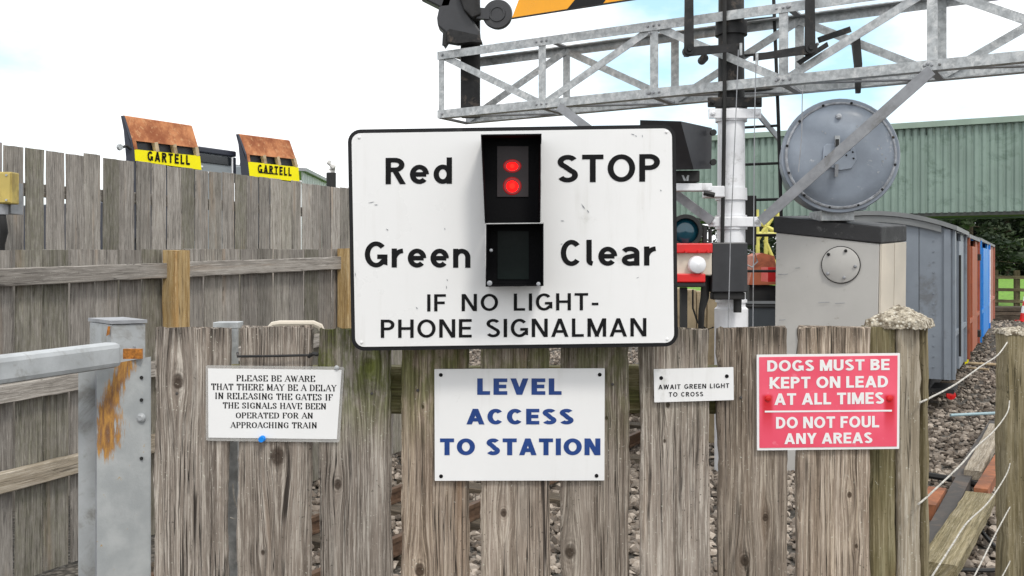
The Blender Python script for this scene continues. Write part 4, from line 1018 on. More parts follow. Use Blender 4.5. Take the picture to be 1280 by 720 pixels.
# gate post with cap
gp = thing('gate_post', P(150, 700, 2.55) * Vector((1, 1, 0)), 'square grey steel gate post with a flat dark cap behind the gate', 'gate post')
tl_, tc_, tr_ = P(112, 403, 2.62), P(139, 407, 2.50), P(182, 405, 2.545); bk = tl_ + (tr_ - tc_)
m = MB().hexa([Vector((p.x, p.y, 0)) for p in (tc_, tr_, bk, tl_)] + [Vector((p.x, p.y, EYE - .162)) for p in (tc_, tr_, bk, tl_)]); obj('post_tube', m, M_gate, gp, bevel=.002)
cen = (tc_ + bk) / 2; ex = lambda p: cen + (p - cen) * 1.06
m = MB().hexa([Vector((ex(p).x, ex(p).y, EYE - .160)) for p in (tc_, tr_, bk, tl_)] + [Vector((ex(p).x, ex(p).y, EYE - .151)) for p in (tc_, tr_, bk, tl_)]); obj('cap', m, M_galvd, gp)
obj('rust_stain', MB().prism([P(135, 408, 2.50), P(138, 408, 2.499), P(137, 418, 2.499), P(133, 420, 2.507)], (0, -.0015, 0)), M_rust, gp)
m = MB(); A, B = P(-60, 470, 1.86), P(143, 443, 2.26)
m.beam(A, B, .05, .058); obj('top_rail', m, M_gate, gt, bevel=.012)
m = MB(); A, B = P(-60, 800, 1.86), P(100, 740, 2.2); m.beam(A, B, .045, .05); obj('lower_rail', m, M_gate, gt, bevel=.01)
s0, s1 = P(97, 459, 2.27), P(120, 459, 2.30)
m = MB().hexa([(s0.x, s0.y, .25), (s1.x, s1.y, .25), (s1.x + .02, s1.y + .045, .25), (s0.x + .02, s0.y + .045, .25), (s0.x, s0.y, s0.z), (s1.x, s1.y, s0.z + .004), (s1.x + .02, s1.y + .045, s0.z + .004), (s0.x + .02, s0.y + .045, s0.z)])
obj('stile', m, M_gate, gt, bevel=.003)
pl = [P(121, 457, 2.28), P(187, 449, 2.34), P(187, 449, 2.34), P(121, 457, 2.28)]
zb_ = .30
m = MB(); m.prism([P(121, 457, 2.28), P(150, 453, 2.305), P(187, 446, 2.34), Vector((P(187, 446, 2.34).x, 2.34, zb_)), Vector((P(121, 446, 2.28).x, 2.28, zb_))], (0.001, .006, 0))
cpl = (P(121, 457, 2.28) + P(187, 580, 2.34)) / 2
lp = obj('latch_plate', m, M_rustplate, gt, origin=P(153, 517, 2.31), label='flat plate with an orange rust streak running down it')
m = MB().box((s1.x + .001, s1.y - .006, zb_), (s1.x + .007, s1.y + .03, s1.z)); obj('hinge_seam', m, M_galvd, gt)
r0 = P(166, 448.5, 2.318); obj('rusty_slot', MB().box((r0.x - .022, r0.y - .004, r0.z - .0), (r0.x + .022, r0.y + .006, r0.z + .024)), M_rust, gt)
obj('bolt_head', MB().lathe(P(177, 522, 2.332), (-.1, -1, 0), [(0, .011), (.006, .011), (.010, .006)], 12), M_gate, gt, smooth=True)
for py in (472, 500, 573):
    obj('hole', MB().lathe(P(177, py, 2.3285), (-.1, -1, 0), [(0, .0045), (.0012, .0045)], 10), M_under2, gt)
for px, py in ((162, 437), (168, 434)): obj('rivet', MB().lathe(P(px, py, 2.49), (0, -1, 0), [(0, .004), (.003, .003)], 8), M_galvd, gp)
# galvanised latch channel and pale tube behind the first palings
lt = thing('latch_channel', P(285, 700, 1.86) * Vector((1, 1, 0)), 'galvanised steel channel standing behind the first two fence boards', 'metal post')
m = MB(); a = P(266, 403, 1.84); b_ = P(297, 403, 1.84); m.box((a.x, 1.84, a.z - .012), (b_.x, 1.88, a.z)); obj('arm', m, M_galv, lt, bevel=.001)
a = P(285, 403, 1.84); m = MB().box((a.x, 1.84, .3), (b_.x, 1.846, a.z - .0125)); obj('flange', m, M_galv, lt)
m = MB().box((a.x, 1.8465, .3), (a.x + .005, 1.885, a.z - .0125)); obj('web', m, M_galvd, lt)
m = MB().tube([P(338, 410, 1.95), P(341, 406, 1.95), P(350, 404.5, 1.95), P(392, 404.5, 1.95), P(400, 408, 1.95), P(404, 416, 1.95), P(404, 760, 1.95)], .0065, 8)
tag(obj('bent_tube', m, M_cream, smooth=True), 'thin cream bent tube behind the third fence board', 'tube')

# ================================================================== FRONT FENCE
FY = 1.72
ffr = thing('paling_fence', P(640, 700, FY + .03) * Vector((1, 1, 0)), 'close front fence of broad weathered palings that carries the signs', 'fence')
pal = [(196, 287, 409, (-.023, .553, .014), (.02, .16, .006), 0, 0, .04, .1), (299, 390, 410, (.006, .421, .017), (-.02, .25, .005), 0, 0, -.04, .2),
       (400, 489, 411, (.026, .585, .014), (-.03, .372, .009), .0, .9, .04, .1), (502, 587, 410, (-.028, .217, .012), (-.022, .51, .004), .0, .75, .05, .9),
       (600, 687, 410, (.02, .02, .007), (-.02, .32, .008), .0, .65, .02, .5), (701, 786, 410, (-.045, .25, .014), (.02, .49, .004), 0.02, .6, .02, .35),
       (799, 885, 411, (-.012, .515, .006), (-.018, .45, .004), .0, .12, .12, .15), (897, 983, 409, (.021, .31, .007), (-.016, .233, .010), .04, .0, -.02, .6),
       (996, 1086, 409, (.026, .351, .006), (.038, .26, .004), .03, .0, .0, .75)]
tot = 1.30
for i, (a, b_, ty, k1, k2, ms, mt_, tn, wm_) in enumerate(pal):
    wd = (b_ - a) * FY / FPX; c_ = P((a + b_) / 2, ty, FY + .011); me = board_mesh(wd, .022, tot, W_near, 70 + i, 110, 12, wob=.0021, top=.008, bow=.0015 * (1 if i % 2 else -1))
    o = place('paling', me, c_ - Vector((0, 0, tot)), c_, (0, -1, 0), ffr, {'knot_a': k1, 'knot_b': k2, 'warm': wm_, 'moss': ms, 'moss_top': mt_, 'tone': tn + .14})
rn = random.Random(12)
for (a, b_, ty, *_) in pal:
    for fx in (.28, .72):
        px, py = a + (b_ - a) * (fx + rn.uniform(-.06, .06)), 489 + rn.uniform(-9, 9)
        obj('nail', MB().lathe(P(px, py, FY - .0008), (0, -1, 0), [(-.002, .0026), (.0008, .0026), (.0014, .0014)], 8), M_scrap, ffr)
xa, xb = P(200, 0, FY).x, P(1100, 0, FY).x
for z, ms in ((P(0, 490, FY).z, .75), (.42, .3)):
    place('rail', board_mesh(.085, .04, xb - xa, W_green, 21, 60, 5, wob=.002), (xa, FY + .046, z), (xb, FY + .046, z), (0, -1, 0), ffr, {'moss': ms})
# wire stay round the second paling
m = MB(); pts = [P(387, 440, 1.735), P(387, 444, 1.712), P(340, 445, 1.708), P(297, 445.5, 1.712), P(297, 441, 1.74)]
tag(obj('wire_loop', MB().tube(pts, .0024, 6), M_dark), 'dark wire tied round the second paling below its top', 'wire')
tag(obj('wire_hook', MB().tube([P(386, 445.5, 1.712), P(392, 442, 1.70), P(395, 443, 1.70), P(398, 442.5, 1.70)], .0034, 8), M_under2), 'black hook end sticking out beside the second paling', 'hook')
tag(obj('cord', MB().tube([P(291, 605, 1.80), P(293, 625, 1.80), P(300, 642, 1.80), P(302, 647, 1.80), P(296, 650, 1.80), P(288, 647, 1.80)], .0016, 6), M_rope), 'thin white cord showing in the gap after the first paling', 'cord')

# corner post with lichen cap
def corner_post(c, side, ang, ztop, cap_h, over, label, seed, mat, nm='fence_post', split=False):
    root = thing(nm, (c.x, c.y, 0), label, 'fence post')
    fdir = Vector((-math.sin(ang), -math.cos(ang), 0))
    me = board_mesh(side, side, ztop + .3, mat, seed, 90, 10, wob=.0025, top=.001)
    if not split: place('shaft', me, (c.x, c.y, -.3), (c.x, c.y, ztop), fdir, root, {'moss': .08})
    else:
        for (xa_, xb_, yy_, th_, mt_, ms_, nm_) in ((1088.5, 1121.5, 1.752, .05, W_green, .3, 'side_board'), (1123.5, 1151, 1.742, .05, W_pale, .05, 'shaft'), (1151.5, 1162, 1.768, .06, W_green, .12, 'shaft')):
            wd_ = (xb_ - xa_) * yy_ / FPX; cx_ = P((xa_ + xb_) / 2, 0, yy_).x
            place(nm_, board_mesh(wd_, th_, ztop + .3, mt_, seed + int(xa_), 90, 8, wob=.0022, top=.001), (cx_, yy_ + th_ / 2, -.3), (cx_, yy_ + th_ / 2, ztop), (0, -1, 0), root, {'moss': ms_, 'tone': .1})
    n = 34; m = MB(); s2 = side + over; x_ax = Vector((fdir.y, -fdir.x, 0)); base_z = ztop + .001
    for j in range(n + 1):
        for i in range(n + 1):
            u, v_ = i / n * 2 - 1, j / n * 2 - 1; e = max(abs(u), abs(v_)); q = Vector((u * 9 + seed, v_ * 9, 0))
            h = cap_h * (1 - e) + cap_h * .1 + noise.noise(q * .6) * .003 + noise.noise(q * 2.4) * .0024
            wz = 1 + noise.noise(Vector((u * 4, v_ * 4, seed))) * .06
            p = Vector((c.x, c.y, base_z)) + (x_ax * u - fdir * v_) * s2 / 2 * wz
            p.z += h + (0.006 if e < .99 else -.004 + noise.noise(q * 1.3) * .006); m.v.append(p)
    for j in range(n):
        for i in range(n):
            a = j * (n + 1) + i; m.f.append((a, a + 1, a + n + 2, a + n + 1))
    rim = [i for i in range(n + 1)] + [j * (n + 1) + n for j in range(1, n + 1)] + [n * (n + 1) + i for i in range(n - 1, -1, -1)] + [j * (n + 1) for j in range(n - 1, 0, -1)]
    o = len(m.v); 
    for r_ in rim: m.v.append(Vector((m.v[r_].x, m.v[r_].y, base_z - .001 - .004 * random.random())))
    k = len(rim)
    for i in range(k): m.f.append((rim[i], rim[(i + 1) % k], o + (i + 1) % k, o + i))
    m.f.append(tuple(range(o, o + k)))
    obj('cap', m, M_lichen, root, smooth=False)
    return root
cp = P(1124.5, 410, 1.785); corner_post(cp, .088, R(33), cp.z + .004, .030, .016, 'corner fence post with a lichen crusted pyramid top beside the red sign', 3, W_green, split=True)
cp2 = P(1272, 408, 2.93); corner_post(cp2, .098, R(8), cp2.z - .02, .012, .006, 'fence post at the right edge with white ropes threaded into it', 6, W_green)
# white ropes between the two posts
def wy(px): return 1 / (1 / 1.80 + (px - 1163) / (1262 - 1163) * (1 / 2.88 - 1 / 1.80))
ropes = [([(1259, 428), (1247, 444), (1226, 458), (1195, 480), (1163, 497), (1150, 503)], 'top white rope between the corner post and the right hand post'),
         ([(1262, 501), (1259, 516), (1243, 538), (1219, 560), (1202, 580), (1161, 619), (1148, 630)], 'second white rope from the top between the two right hand posts'),
         ([(1264, 569), (1259, 591), (1236, 627), (1209, 653), (1191, 680), (1164, 722), (1150, 745)], 'third white rope from the top between the two right hand posts'),
         ([(1265, 629), (1242, 672), (1218, 720), (1163, 818)], 'fourth white rope, running straight down past the loose stones'),
         ([(1267, 681), (1264, 697), (1252, 722), (1163, 880)], 'lowest white rope at the bottom right corner')]
def smooth_pts(pts, n=5):
    o = []
    for i in range(len(pts) - 1):
        p0, p1, p2, p3 = pts[max(i - 1, 0)], pts[i], pts[i + 1], pts[min(i + 2, len(pts) - 1)]
        for k in range(n):
            t_ = k / n; o.append(.5 * ((2 * p1) + (p2 - p0) * t_ + (2 * p0 - 5 * p1 + 4 * p2 - p3) * t_ * t_ + (3 * p1 - p0 - 3 * p2 + p3) * t_ ** 3))
    o.append(pts[-1]); return o
for pts, lb in ropes:
    tag(obj('rope', MB().tube(smooth_pts([P(x, y, wy(x)) for x, y in pts]), [.0018] * (5 * (len(pts) - 1) + 1), 8), M_rope, smooth=True), lb, 'rope', 'white ropes between the right hand posts')

# ================================================================== SIGNS
def screws(parent, pts, Y, mat=M_ink, r=.0035):
    for px, py in pts: obj('screw', MB().lathe(P(px, py, Y), (0, -1, 0), [(0, r), (.0012, r * .9), (.0018, r * .4)], 12), mat, parent)
BY = 1.655
bd = thing('crossing_board', P(640, 438, BY), 'large white crossing instruction board reading Red STOP Green Clear with black edge', 'sign')
Q = [(434.5, 162), (844.5, 155.5), (847.5, 433), (439.5, 438.5)]
plate('backing', Q, BY, .008, M_black, bd, rad=.022)
plate('face', Q, BY - .0025, .0025, M_white, bd, rad=.022, inset=.0065)
TY = BY - .0032
sans('Red', (482, 197, 565, 230), TY, M_ink, bd, .175, -.008, .15)
sans('STOP', (697, 193, 825, 227.5), TY, M_ink, bd, .17, -.010, .12)
sans('Green', (456, 302, 588, 334.5), TY, M_ink, bd, .175, .004, .14)
sans('Clear', (701, 299.5, 820, 332.5), TY, M_ink, bd, .175, -.006, .15)
sans('IF NO LIGHT-', (534, 367, 748, 388.5), TY, M_ink, bd, .15, -.008, .17, .55)
sans('PHONE SIGNALMAN', (476, 398.5, 808, 421.5), TY, M_ink, bd, .15, -.006, .16, .48)
# scuffs on the enamel
scm = MB()
for x, y, l, a in ((791, 168, 5, 20), (795, 170, 3, 60), (803, 170, 4, 80), (729, 258, 9, 55), (735, 264, 5, 60), (703, 276, 5, 10), (464, 253, 9, -10), (470, 256, 5, 5), (484, 287, 4, 40), (556, 286, 3, 70), (702, 305, 3, 0), (558, 359, 5, 80), (559, 350, 3, 60), (826, 238, 3, 45), (797, 347, 4, -20), (521, 385, 4, 50), (606, 265, 3, 20), (444, 343, 6, 85)):
    dx, dy = math.cos(R(a)) * l / 2, math.sin(R(a)) * l / 2
    scm.quad(P(x - dx, y - dy, TY), P(x + dx * .2 + .5, y + dy * .2 - .6, TY), P(x + dx, y + dy, TY), P(x + dx * .1 - .4, y + dy * .1 + .7, TY))
obj('scuff', scm, M_galvd, bd, fix=False)['kind'] = 'stuff'
screws(bd, [(452, 428), (834, 424), (449, 172), (833, 165)], BY - .0026, M_white, .0025)

# the miniature lights: two hooded housings
su = thing('crossing_light_unit', P(640, 360, BY), 'black hooded two lamp crossing light with red lit above dark green window', 'signal light')
def hood(fq, by, lens, lens_mat, nm):
    """fq: outer pixel corners at the front; walls run back to the sign"""
    fy = 1.585
    fr = [P(*c_, fy) for c_ in fq]; bk_ = [Vector((p.x * .985 + P(640, 0, 1).x * 0, by, p.z)) for p in fr]
    names = ('top', 'side', 'bottom', 'side')
    for i in range(4):
        a, b2, c2, d2 = fr[i], fr[(i + 1) % 4], bk_[(i + 1) % 4], bk_[i]
        cen_ = sum(fr, Vector()) / 4; ins = lambda p: p + (Vector((cen_.x, p.y, cen_.z)) - p).normalized() * .0018 * 1.5
        if i == 2 and nm == 'upper': continue
        m = MB(); m.add([a, b2, c2, d2, ins(a), ins(b2), ins(c2), ins(d2)], [(0, 1, 2, 3), (7, 6, 5, 4), (0, 4, 5, 1), (1, 5, 6, 2), (2, 6, 7, 3), (3, 7, 4, 0)])
        obj('hood_' + names[i] if names[i] != 'side' else 'hood_cheek', m, M_housing, su)
    bz = by - .012
    bq = [P(fq[0][0] + 4, fq[0][1] + 4, bz), P(fq[1][0] - 4, fq[1][1] + 4, bz), P(fq[2][0] - 4, fq[2][1] - 4, bz), P(fq[3][0] + 4, fq[3][1] - 4, bz)]
    s_ = [Vector((p.x, bz, p.z)) for p in fr]; m = MB().prism([Vector((p.x * .985 + .0 , bz, p.z)) for p in fr], (0, .0085, 0)); obj('back_plate', m, M_housing, su)
    x0, y0, x1, y1 = lens
    a, c_ = P(x0, y1, bz), P(x1, y0, bz); obj('window', MB().box((a.x, bz - .002, a.z), (c_.x, bz - .0004, c_.z)), lens_mat, su)
    return bz
bz = hood([(601, 168), (677, 167), (675.5, 277.5), (606, 279)], BY - .003, (621.5, 183, 660.5, 246), M_smoke, 'upper')
for cy, rx_, rz_ in ((207.5, 7.4, 5.4), (232.5, 7.6, 7.4)):
    lm_ = MB(); lm_.lathe(P(640.3, cy, bz - .002), (0, -1, 0), [(0, 1.62 / FPX), (.002, 1.5 / FPX), (.004, .9 / FPX)], 20); c0_ = P(640.3, cy, bz)
    for v in lm_.v: v.x = c0_.x + (v.x - c0_.x) * rx_; v.z = c0_.z + (v.z - c0_.z) * rz_
    obj('lamp', lm_, M_lamp, su, smooth=True)
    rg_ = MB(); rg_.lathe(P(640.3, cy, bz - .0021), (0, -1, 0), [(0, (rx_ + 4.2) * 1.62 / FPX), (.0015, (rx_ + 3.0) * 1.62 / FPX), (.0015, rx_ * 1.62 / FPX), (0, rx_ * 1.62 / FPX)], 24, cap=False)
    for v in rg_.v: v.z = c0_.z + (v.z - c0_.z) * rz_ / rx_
    obj('glow_ring', rg_, M_glow, su, smooth=True)  # added ring that paints the lamp's glow onto the window around it
    core = MB().lathe(P(640.3, cy, bz - .0062), (0, -1, 0), [(0, rz_ * .5 * 1.6 / FPX), (.0006, rz_ * .3 * 1.6 / FPX)], 16); obj('filament', core, M_core, su, smooth=True)
bz = hood([(607.5, 280), (679.5, 279), (679.5, 357.5), (607, 358.5)], BY - .003, (622, 289, 661, 349), M_dgreen, 'lower')
e0, e1, e2, e3 = P(607, 279.6, 1.583), P(680, 278.8, 1.583), P(606.6, 358, 1.583), P(680, 357, 1.583)
obj('worn_edge', MB().beam(e0, e1, .0022, .0016), M_edge, su); obj('worn_edge', MB().beam(e0 + Vector((0, 0, -.001)), e2.lerp(e0, .3), .0022, .0016, (1, 0, 0)), M_edge, su)
obj('worn_edge', MB().beam(P(676.5, 180, 1.583), P(676.3, 276, 1.583), .0016, .0011, (1, 0, 0)), M_edge, su)
for px, py, r_ in ((612, 354, .0045), (614, 313, .0028), (673, 355, .0035)): obj('bolt', MB().lathe(P(px, py, 1.588), (0, -1, 0), [(0, r_), (.003, r_), (.004, r_ * .5)], 10), M_galvd, su)

# LEVEL ACCESS TO STATION
S1 = 1.7115
sg = thing('access_sign', P(650, 601, S1), 'white LEVEL ACCESS TO STATION sign with blue letters under the big board', 'sign')
plate('panel', [(543, 461.5), (756, 460.5), (755.5, 600.5), (543.5, 601)], S1, .004, M_white, sg, rad=.001)
sans('LEVEL', (596.5, 473, 702, 493.5), S1 - .0006, M_blue, sg, .225, 0, .14)
sans('ACCESS', (583, 511, 717, 530.5), S1 - .0006, M_blue, sg, .225, 0, .13)
sans('TO STATION', (550, 548, 750.5, 569), S1 - .0006, M_blue, sg, .225, 0, .12, .38)
screws(sg, [(551, 468.7), (749.7, 468.3), (551.3, 595.3), (745.7, 594.7)], S1)
# AWAIT GREEN LIGHT
sg = thing('await_sign', P(867, 502, S1), 'small white AWAIT GREEN LIGHT TO CROSS sign on the seventh paling', 'sign')
plate('panel', [(817.3, 461.5), (916.8, 459), (917.3, 500), (818, 503)], S1, .003, M_white, sg, rad=.001)
sans('AWAIT GREEN LIGHT', (823, 480, 911.5, 485.8), S1 - .0006, M_ink, sg, .17, -.022, .20, .5)
sans('TO CROSS', (836, 490, 879, 495.6), S1 - .0006, M_ink, sg, .17, -.015, .20, .5)
screws(sg, [(826.5, 472.5), (908.5, 470.3)], S1)
# DOGS
sg = thing('dog_sign', P(1035, 563, S1), 'faded red DOGS MUST BE KEPT ON LEAD sign with white border', 'sign')
dq = [(946, 443.5), (1125, 441.5), (1124, 561), (946.5, 563)]
plate('border', dq, S1, .004, M_white, sg, rad=.001)
plate('panel', dq, S1 - .0008, .0008, M_dog, sg, rad=.001, inset=.0042)
for s_, bx_ in (('DOGS MUST BE', (959, 449.5, 1112, 463.5)), ('KEPT ON LEAD', (961, 470.5, 1110, 485)), ('AT ALL TIMES', (968, 491, 1105, 505.5)), ('DO NOT FOUL', (970, 520.5, 1099, 535)), ('ANY AREAS', (980.5, 541, 1090.5, 554.5))):
    sans(s_, bx_, S1 - .0014, M_paper, sg, .20, -.012, .09, .30)
obj('rule', MB().quad(P(956, 515.6, S1 - .0014), P(1115, 514.4, S1 - .0014), P(1115, 512.2, S1 - .0014), P(956, 513.4, S1 - .0014)), M_paper, sg, fix=False)
for px in (960, 1112): obj('screw', MB().lathe(P(px, 498, S1 - .0008), (0, -1, 0), [(0, .0055), (.002, .005), (.0028, .002)], 12), M_red, sg)
# laminated notice
N1 = 1.7135
nn = thing('laminated_notice', P(343, 548, N1), 'white laminated PLEASE BE AWARE notice pinned across the first three palings', 'notice')
plate('sleeve', [(257, 456.5), (430.5, 458.5), (424.5, 553), (257.5, 551)], N1, .0012, M_lam, nn, rad=.004)
plate('paper', [(260, 460.5), (427, 462.5), (421, 549), (260.5, 547)], N1 - .0006, .0006, M_paper, nn, rad=.0006)
for s_, bx_, ti in (('PLEASE BE AWARE', (295.5, 469, 394, 477.2), .008), ('THAT THERE MAY BE A DELAY', (264, 480, 421, 488.6), .012), ('IN RELEASING THE GATES IF', (269, 491.5, 416, 500), .014),
                ('THE SIGNALS HAVE BEEN', (278.5, 503.2, 407.5, 511.4), .010), ('OPERATED FOR AN', (294.5, 515.5, 391, 523.3), .004), ('APPROACHING TRAIN', (287.5, 527.5, 396, 535.5), .004)):
    vs, fs = serif_line(s_); obj('lettering', lay(vs, fs, bx_, lambda a, c: P(a, c, N1 - .0009), ti), M_ink, nn, fix=False)
pin = obj('drawing_pin', MB().lathe(P(328.5, 548, N1 - .0015), (0, -1, 0), [(0, .0052), (.002, .0058), (.004, .004), (.008, .0035), (.010, .0055), (.012, .005)], 14), M_pin, smooth=True); tag(pin, 'blue drawing pin under the laminated notice', 'drawing pin')
pin = obj('drawing_pin', MB().lathe(P(421, 459.5, N1 - .0015), (0, -1, 0), [(0, .0042), (.002, .004), (.003, .002)], 12), M_galv, smooth=True); tag(pin, 'small silver pin at the top right corner of the notice', 'drawing pin')

# ================================================================== SIGNAL GANTRY
gd = Vector((-1.62, 1, 0)).normalized(); gn = Vector((gd.y * -1, gd.x, 0)); gn = gn if gn.y < 0 else -gn      # faces the camera
def GF(px): Yc = 14986.0 / (px + 1310.0); return Vector(((px - 640) * Yc / FPX, Yc, 0))
ZB0, ZT0 = 2.74, 3.23
BKO = -gn * .42
gr = thing('signal_gantry', GF(915) + BKO * .5, 'galvanised lattice signal gantry carried on a white painted post', 'signal gantry')
L0, L1 = GF(547), GF(1420)
up_ = Vector((0, 0, 1))
for base, nmk in ((0, 'front'), (1, 'back')):
    o_ = BKO * base; fc = gn if base == 0 else -gn
    obj('bottom_chord', MB().angle(L0 + o_ + up_ * ZB0, L1 + o_ + up_ * ZB0, .066, .008, fc, False), M_galv, gr)
    obj('top_chord', MB().angle(L0 + o_ + up_ * ZT0, L1 + o_ + up_ * ZT0, .066, .008, fc, True), M_galv, gr)
nodes = [551, 677, 817, 979, 1165, 1385]
for base in (0, 1):
    o_ = BKO * base + (-gn if base == 0 else gn) * .010
    for px in nodes:
        p = GF(px) + o_; obj('lattice_upright', MB().beam(p + up_ * (ZB0 - .03), p + up_ * (ZT0 + .03), .062 if px != 551 else .05, .008, gn), M_galv, gr)
    for i, (a, b_) in enumerate(zip(nodes, nodes[1:])):
        dn = i % 2 == 0 if base == 0 else i % 2 == 1
        q = o_ + (-gn if base == 0 else gn) * .009
        za, zc = (ZT0, ZB0) if dn else (ZB0, ZT0)
        obj('diagonal_brace', MB().beam(GF(a) + q + up_ * za, GF(b_) + q + up_ * zc, .055, .008, gn), M_galv, gr)
for px in nodes[1:-1]:
    for z_, sg_ in ((ZB0, 1), (ZT0, -1)):
        c_ = GF(px) + gn * .004 + up_ * (z_ + sg_ * .045)
        for ds_ in (-.045, 0, .045): obj('bolt', MB().lathe(c_ + gd * ds_ - up_ * .045 * sg_, gn, [(0, .010), (.008, .009), (.011, .005)], 6), M_galvd, gr)
for i, px in enumerate(nodes):
    p = GF(px)
    for z in (ZB0 - .03, ZT0 + .03): obj('cross_member', MB().beam(p + BKO * .03 + up_ * z, p + BKO * .97 + up_ * z, .05, .012), M_galvd, gr)
    if i < len(nodes) - 1:
        a, b_ = GF(px), GF(nodes[i + 1])
        obj('floor_lacing', MB().beam(a + BKO * .05 + up_ * (ZB0 - .022), b_ + BKO * .95 + up_ * (ZB0 - .022), .045, .008), M_galvd, gr)
# bolts with rusty heads
for px, z in ((1001, ZB0 + .10), (1010, ZB0 + .155), (1022, ZB0 + .215), (812, ZT0 - .05), (985, ZT0), (553, ZB0), (553, ZT0), (812, ZB0), (973, ZB0 + .01), (1160, ZB0 + .01)):
    obj('bolt', MB().lathe(GF(px) + gn * .004 + up_ * z, gn, [(0, .012), (.009, .011), (.012, .006)], 8), M_galvd, gr)
# the post: dark above, white below
pc = Vector(((914 - 640) / FPX * 6.87, 6.87, 0))
def zp(py): return EYE - (py - HOR) * 6.87 / FPX
obj('upper_post', MB().lathe(pc, up_, [(zp(131), .093), (zp(-70), .088)], 28), M_dark, gr, smooth=True)
obj('lower_post', MB().lathe(pc, up_, [(-.1, .118), (zp(386), .118), (zp(383), .100), (zp(250), .098), (zp(131) - .002, .094)], 28), M_postw, gr, smooth=True)
for py, w_, h_, mt in ((145, .19, .085, M_postw), (243, .12, .085, M_postw), (278, .118, .10, M_postw), (132, .11, .06, M_dark), (36, .10, .10, M_dark), (376, .112, .02, M_postw)):
    obj('collar', MB().lathe(pc, up_, [(zp(py) - h_ / 2, .112), (zp(py) + h_ / 2, .110)], 28), mt, gr, smooth=True)
for py, ww, mt in ((145, .185, M_postw), (278, .185, M_postw), (131, .19, M_dark)):
    d_ = (1, 0, 0)
    obj('clamp_lug', MB().box((pc.x - ww, pc.y - .118, zp(py) - .035), (pc.x + ww, pc.y - .100, zp(py) + .035)), mt, gr, bevel=.006)
    for sg_ in (-1, 1): obj('bolt', MB().lathe((pc.x + sg_ * (ww - .03), pc.y - .119, zp(py)), (0, -1, 0), [(0, .018), (.014, .017), (.02, .008)], 8), mt, gr)
# braces to the arm
bA, bB = GF(1165) + gn * .02 + up_ * (ZB0 - .035), Vector((pc.x + .17, pc.y - .16, zp(278)))
obj('brace', MB().beam(bA, bB, .072, .012, gn), M_galvd, gr)
bA2, bB2 = GF(700) + gn * .02 + up_ * (ZB0 - .035), Vector((pc.x - .17, pc.y - .16, zp(278)))
obj('brace', MB().beam(bA2, bB2, .065, .012, gn), M_galvd, gr)
obj('brace', MB().beam(Vector((pc.x + .17, pc.y - .09, zp(145))), Vector((pc.x + .44, pc.y + .35, zp(166))), .01, .05), M_galvd, gr)
# cable box and conduits
obj('cable_box', MB().box((pc.x - .195, pc.y - .27, zp(364)), (pc.x + .052, pc.y - .12, zp(304))), M_greyblk, gr, bevel=.008)
obj('cable_box_skirt', MB().box((pc.x - .18, pc.y - .25, zp(373)), (pc.x + .04, pc.y - .13, zp(364.2))), M_under2, gr, bevel=.008)
obj('gland', MB().lathe((pc.x - .0, pc.y - .19, zp(373)), (0, 0, -1), [(0, .03), (.09, .028)], 12), M_under2, gr, smooth=True)
obj('conduit', MB().tube([(pc.x - .075, pc.y - .125, zp(-60)), (pc.x - .075, pc.y - .125, zp(120)), (pc.x - .083, pc.y - .135, zp(200)), (pc.x - .092, pc.y - .13, zp(304))], .014, 8), M_under2, gr, smooth=True)
obj('conduit', MB().tube([P(882, 345, 6.7), P(881, 372, 6.68), P(877, 388, 6.68), P(876, 412, 6.7), P(876, 430, 6.75)], [.03, .03, .022, .02, .02], 8), M_under2, gr, smooth=True)
obj('relay_case', MB().box((P(931, 0, 7.0).x, 6.98, zp(306)), (P(945, 0, 7.0).x, 7.14, zp(243))), M_under2, gr, bevel=.006)
obj('cable', MB().tube([P(866, 362, 6.9), P(866, 385, 6.9), P(872, 403, 6.9), P(884, 412, 6.9), P(892, 409, 6.9)], .007, 6), M_under2, gr, smooth=True)
obj('cable', MB().tube([P(931, 330, 6.85), P(940, 334, 6.85), P(947, 327, 6.85), P(943, 316, 6.85), P(933, 312, 6.85)], .006, 6), M_galvd, gr, smooth=True)
# bell cranks and signal wires
def crank(px, pyt, w0, w1, py_piv, arm, Yc):
    obj('crank_rod', MB().prism([P(px - w1 / 2, py_piv, Yc), P(px + w1 / 2, py_piv, Yc), P(px + w0 / 2, pyt, Yc), P(px - w0 / 2, pyt, Yc)], (0, .02, 0)), M_dark, gr)
    obj('crank_pivot', MB().lathe(P(px, py_piv, Yc - .012), (0, -1, 0), [(-.08, .036), (.01, .036), (.01, .018), (.022, .014)], 14), M_dark, gr, smooth=True)
    (x1, y1, h1), (x0, y0, h0) = arm
    obj('crank_arm', MB().prism([P(x0, y0 - h0 / 2, Yc - .014), P(x1, y1 - h1 / 2, Yc - .014), P(x1, y1 + h1 / 2, Yc - .014), P(x0, y0 + h0 / 2, Yc - .014)], (0, .012, 0)), M_dark, gr)
    obj('wire_eye', MB().tube([P(x1 + (2 if x1 > x0 else 4), y1 - 5, Yc - .03), P(x1 + (2 if x1 > x0 else 4), y1 + 10, Yc - .03)], .010, 6), M_galv, gr)
crank(861.5, -40, 10, 12, 62, ((924, 59, 9), (855, 65, 12)), 6.66)
obj('stop_lug', MB().lathe(P(880, 73, 6.75), (0, -1, 0), [(-.08, .03), (.01, .03)], 12), M_dark, gr)
crank(1013, -40, 10, 13, 60, ((942, 72, 8), (1022, 60, 12)), 6.38)
obj('crank_bracket', MB().prism([P(997, 76, 6.42), P(1034, 52, 6.42), P(1036, 58, 6.42), P(1002, 80, 6.42)], (0, .03, 0)), M_dark, gr)
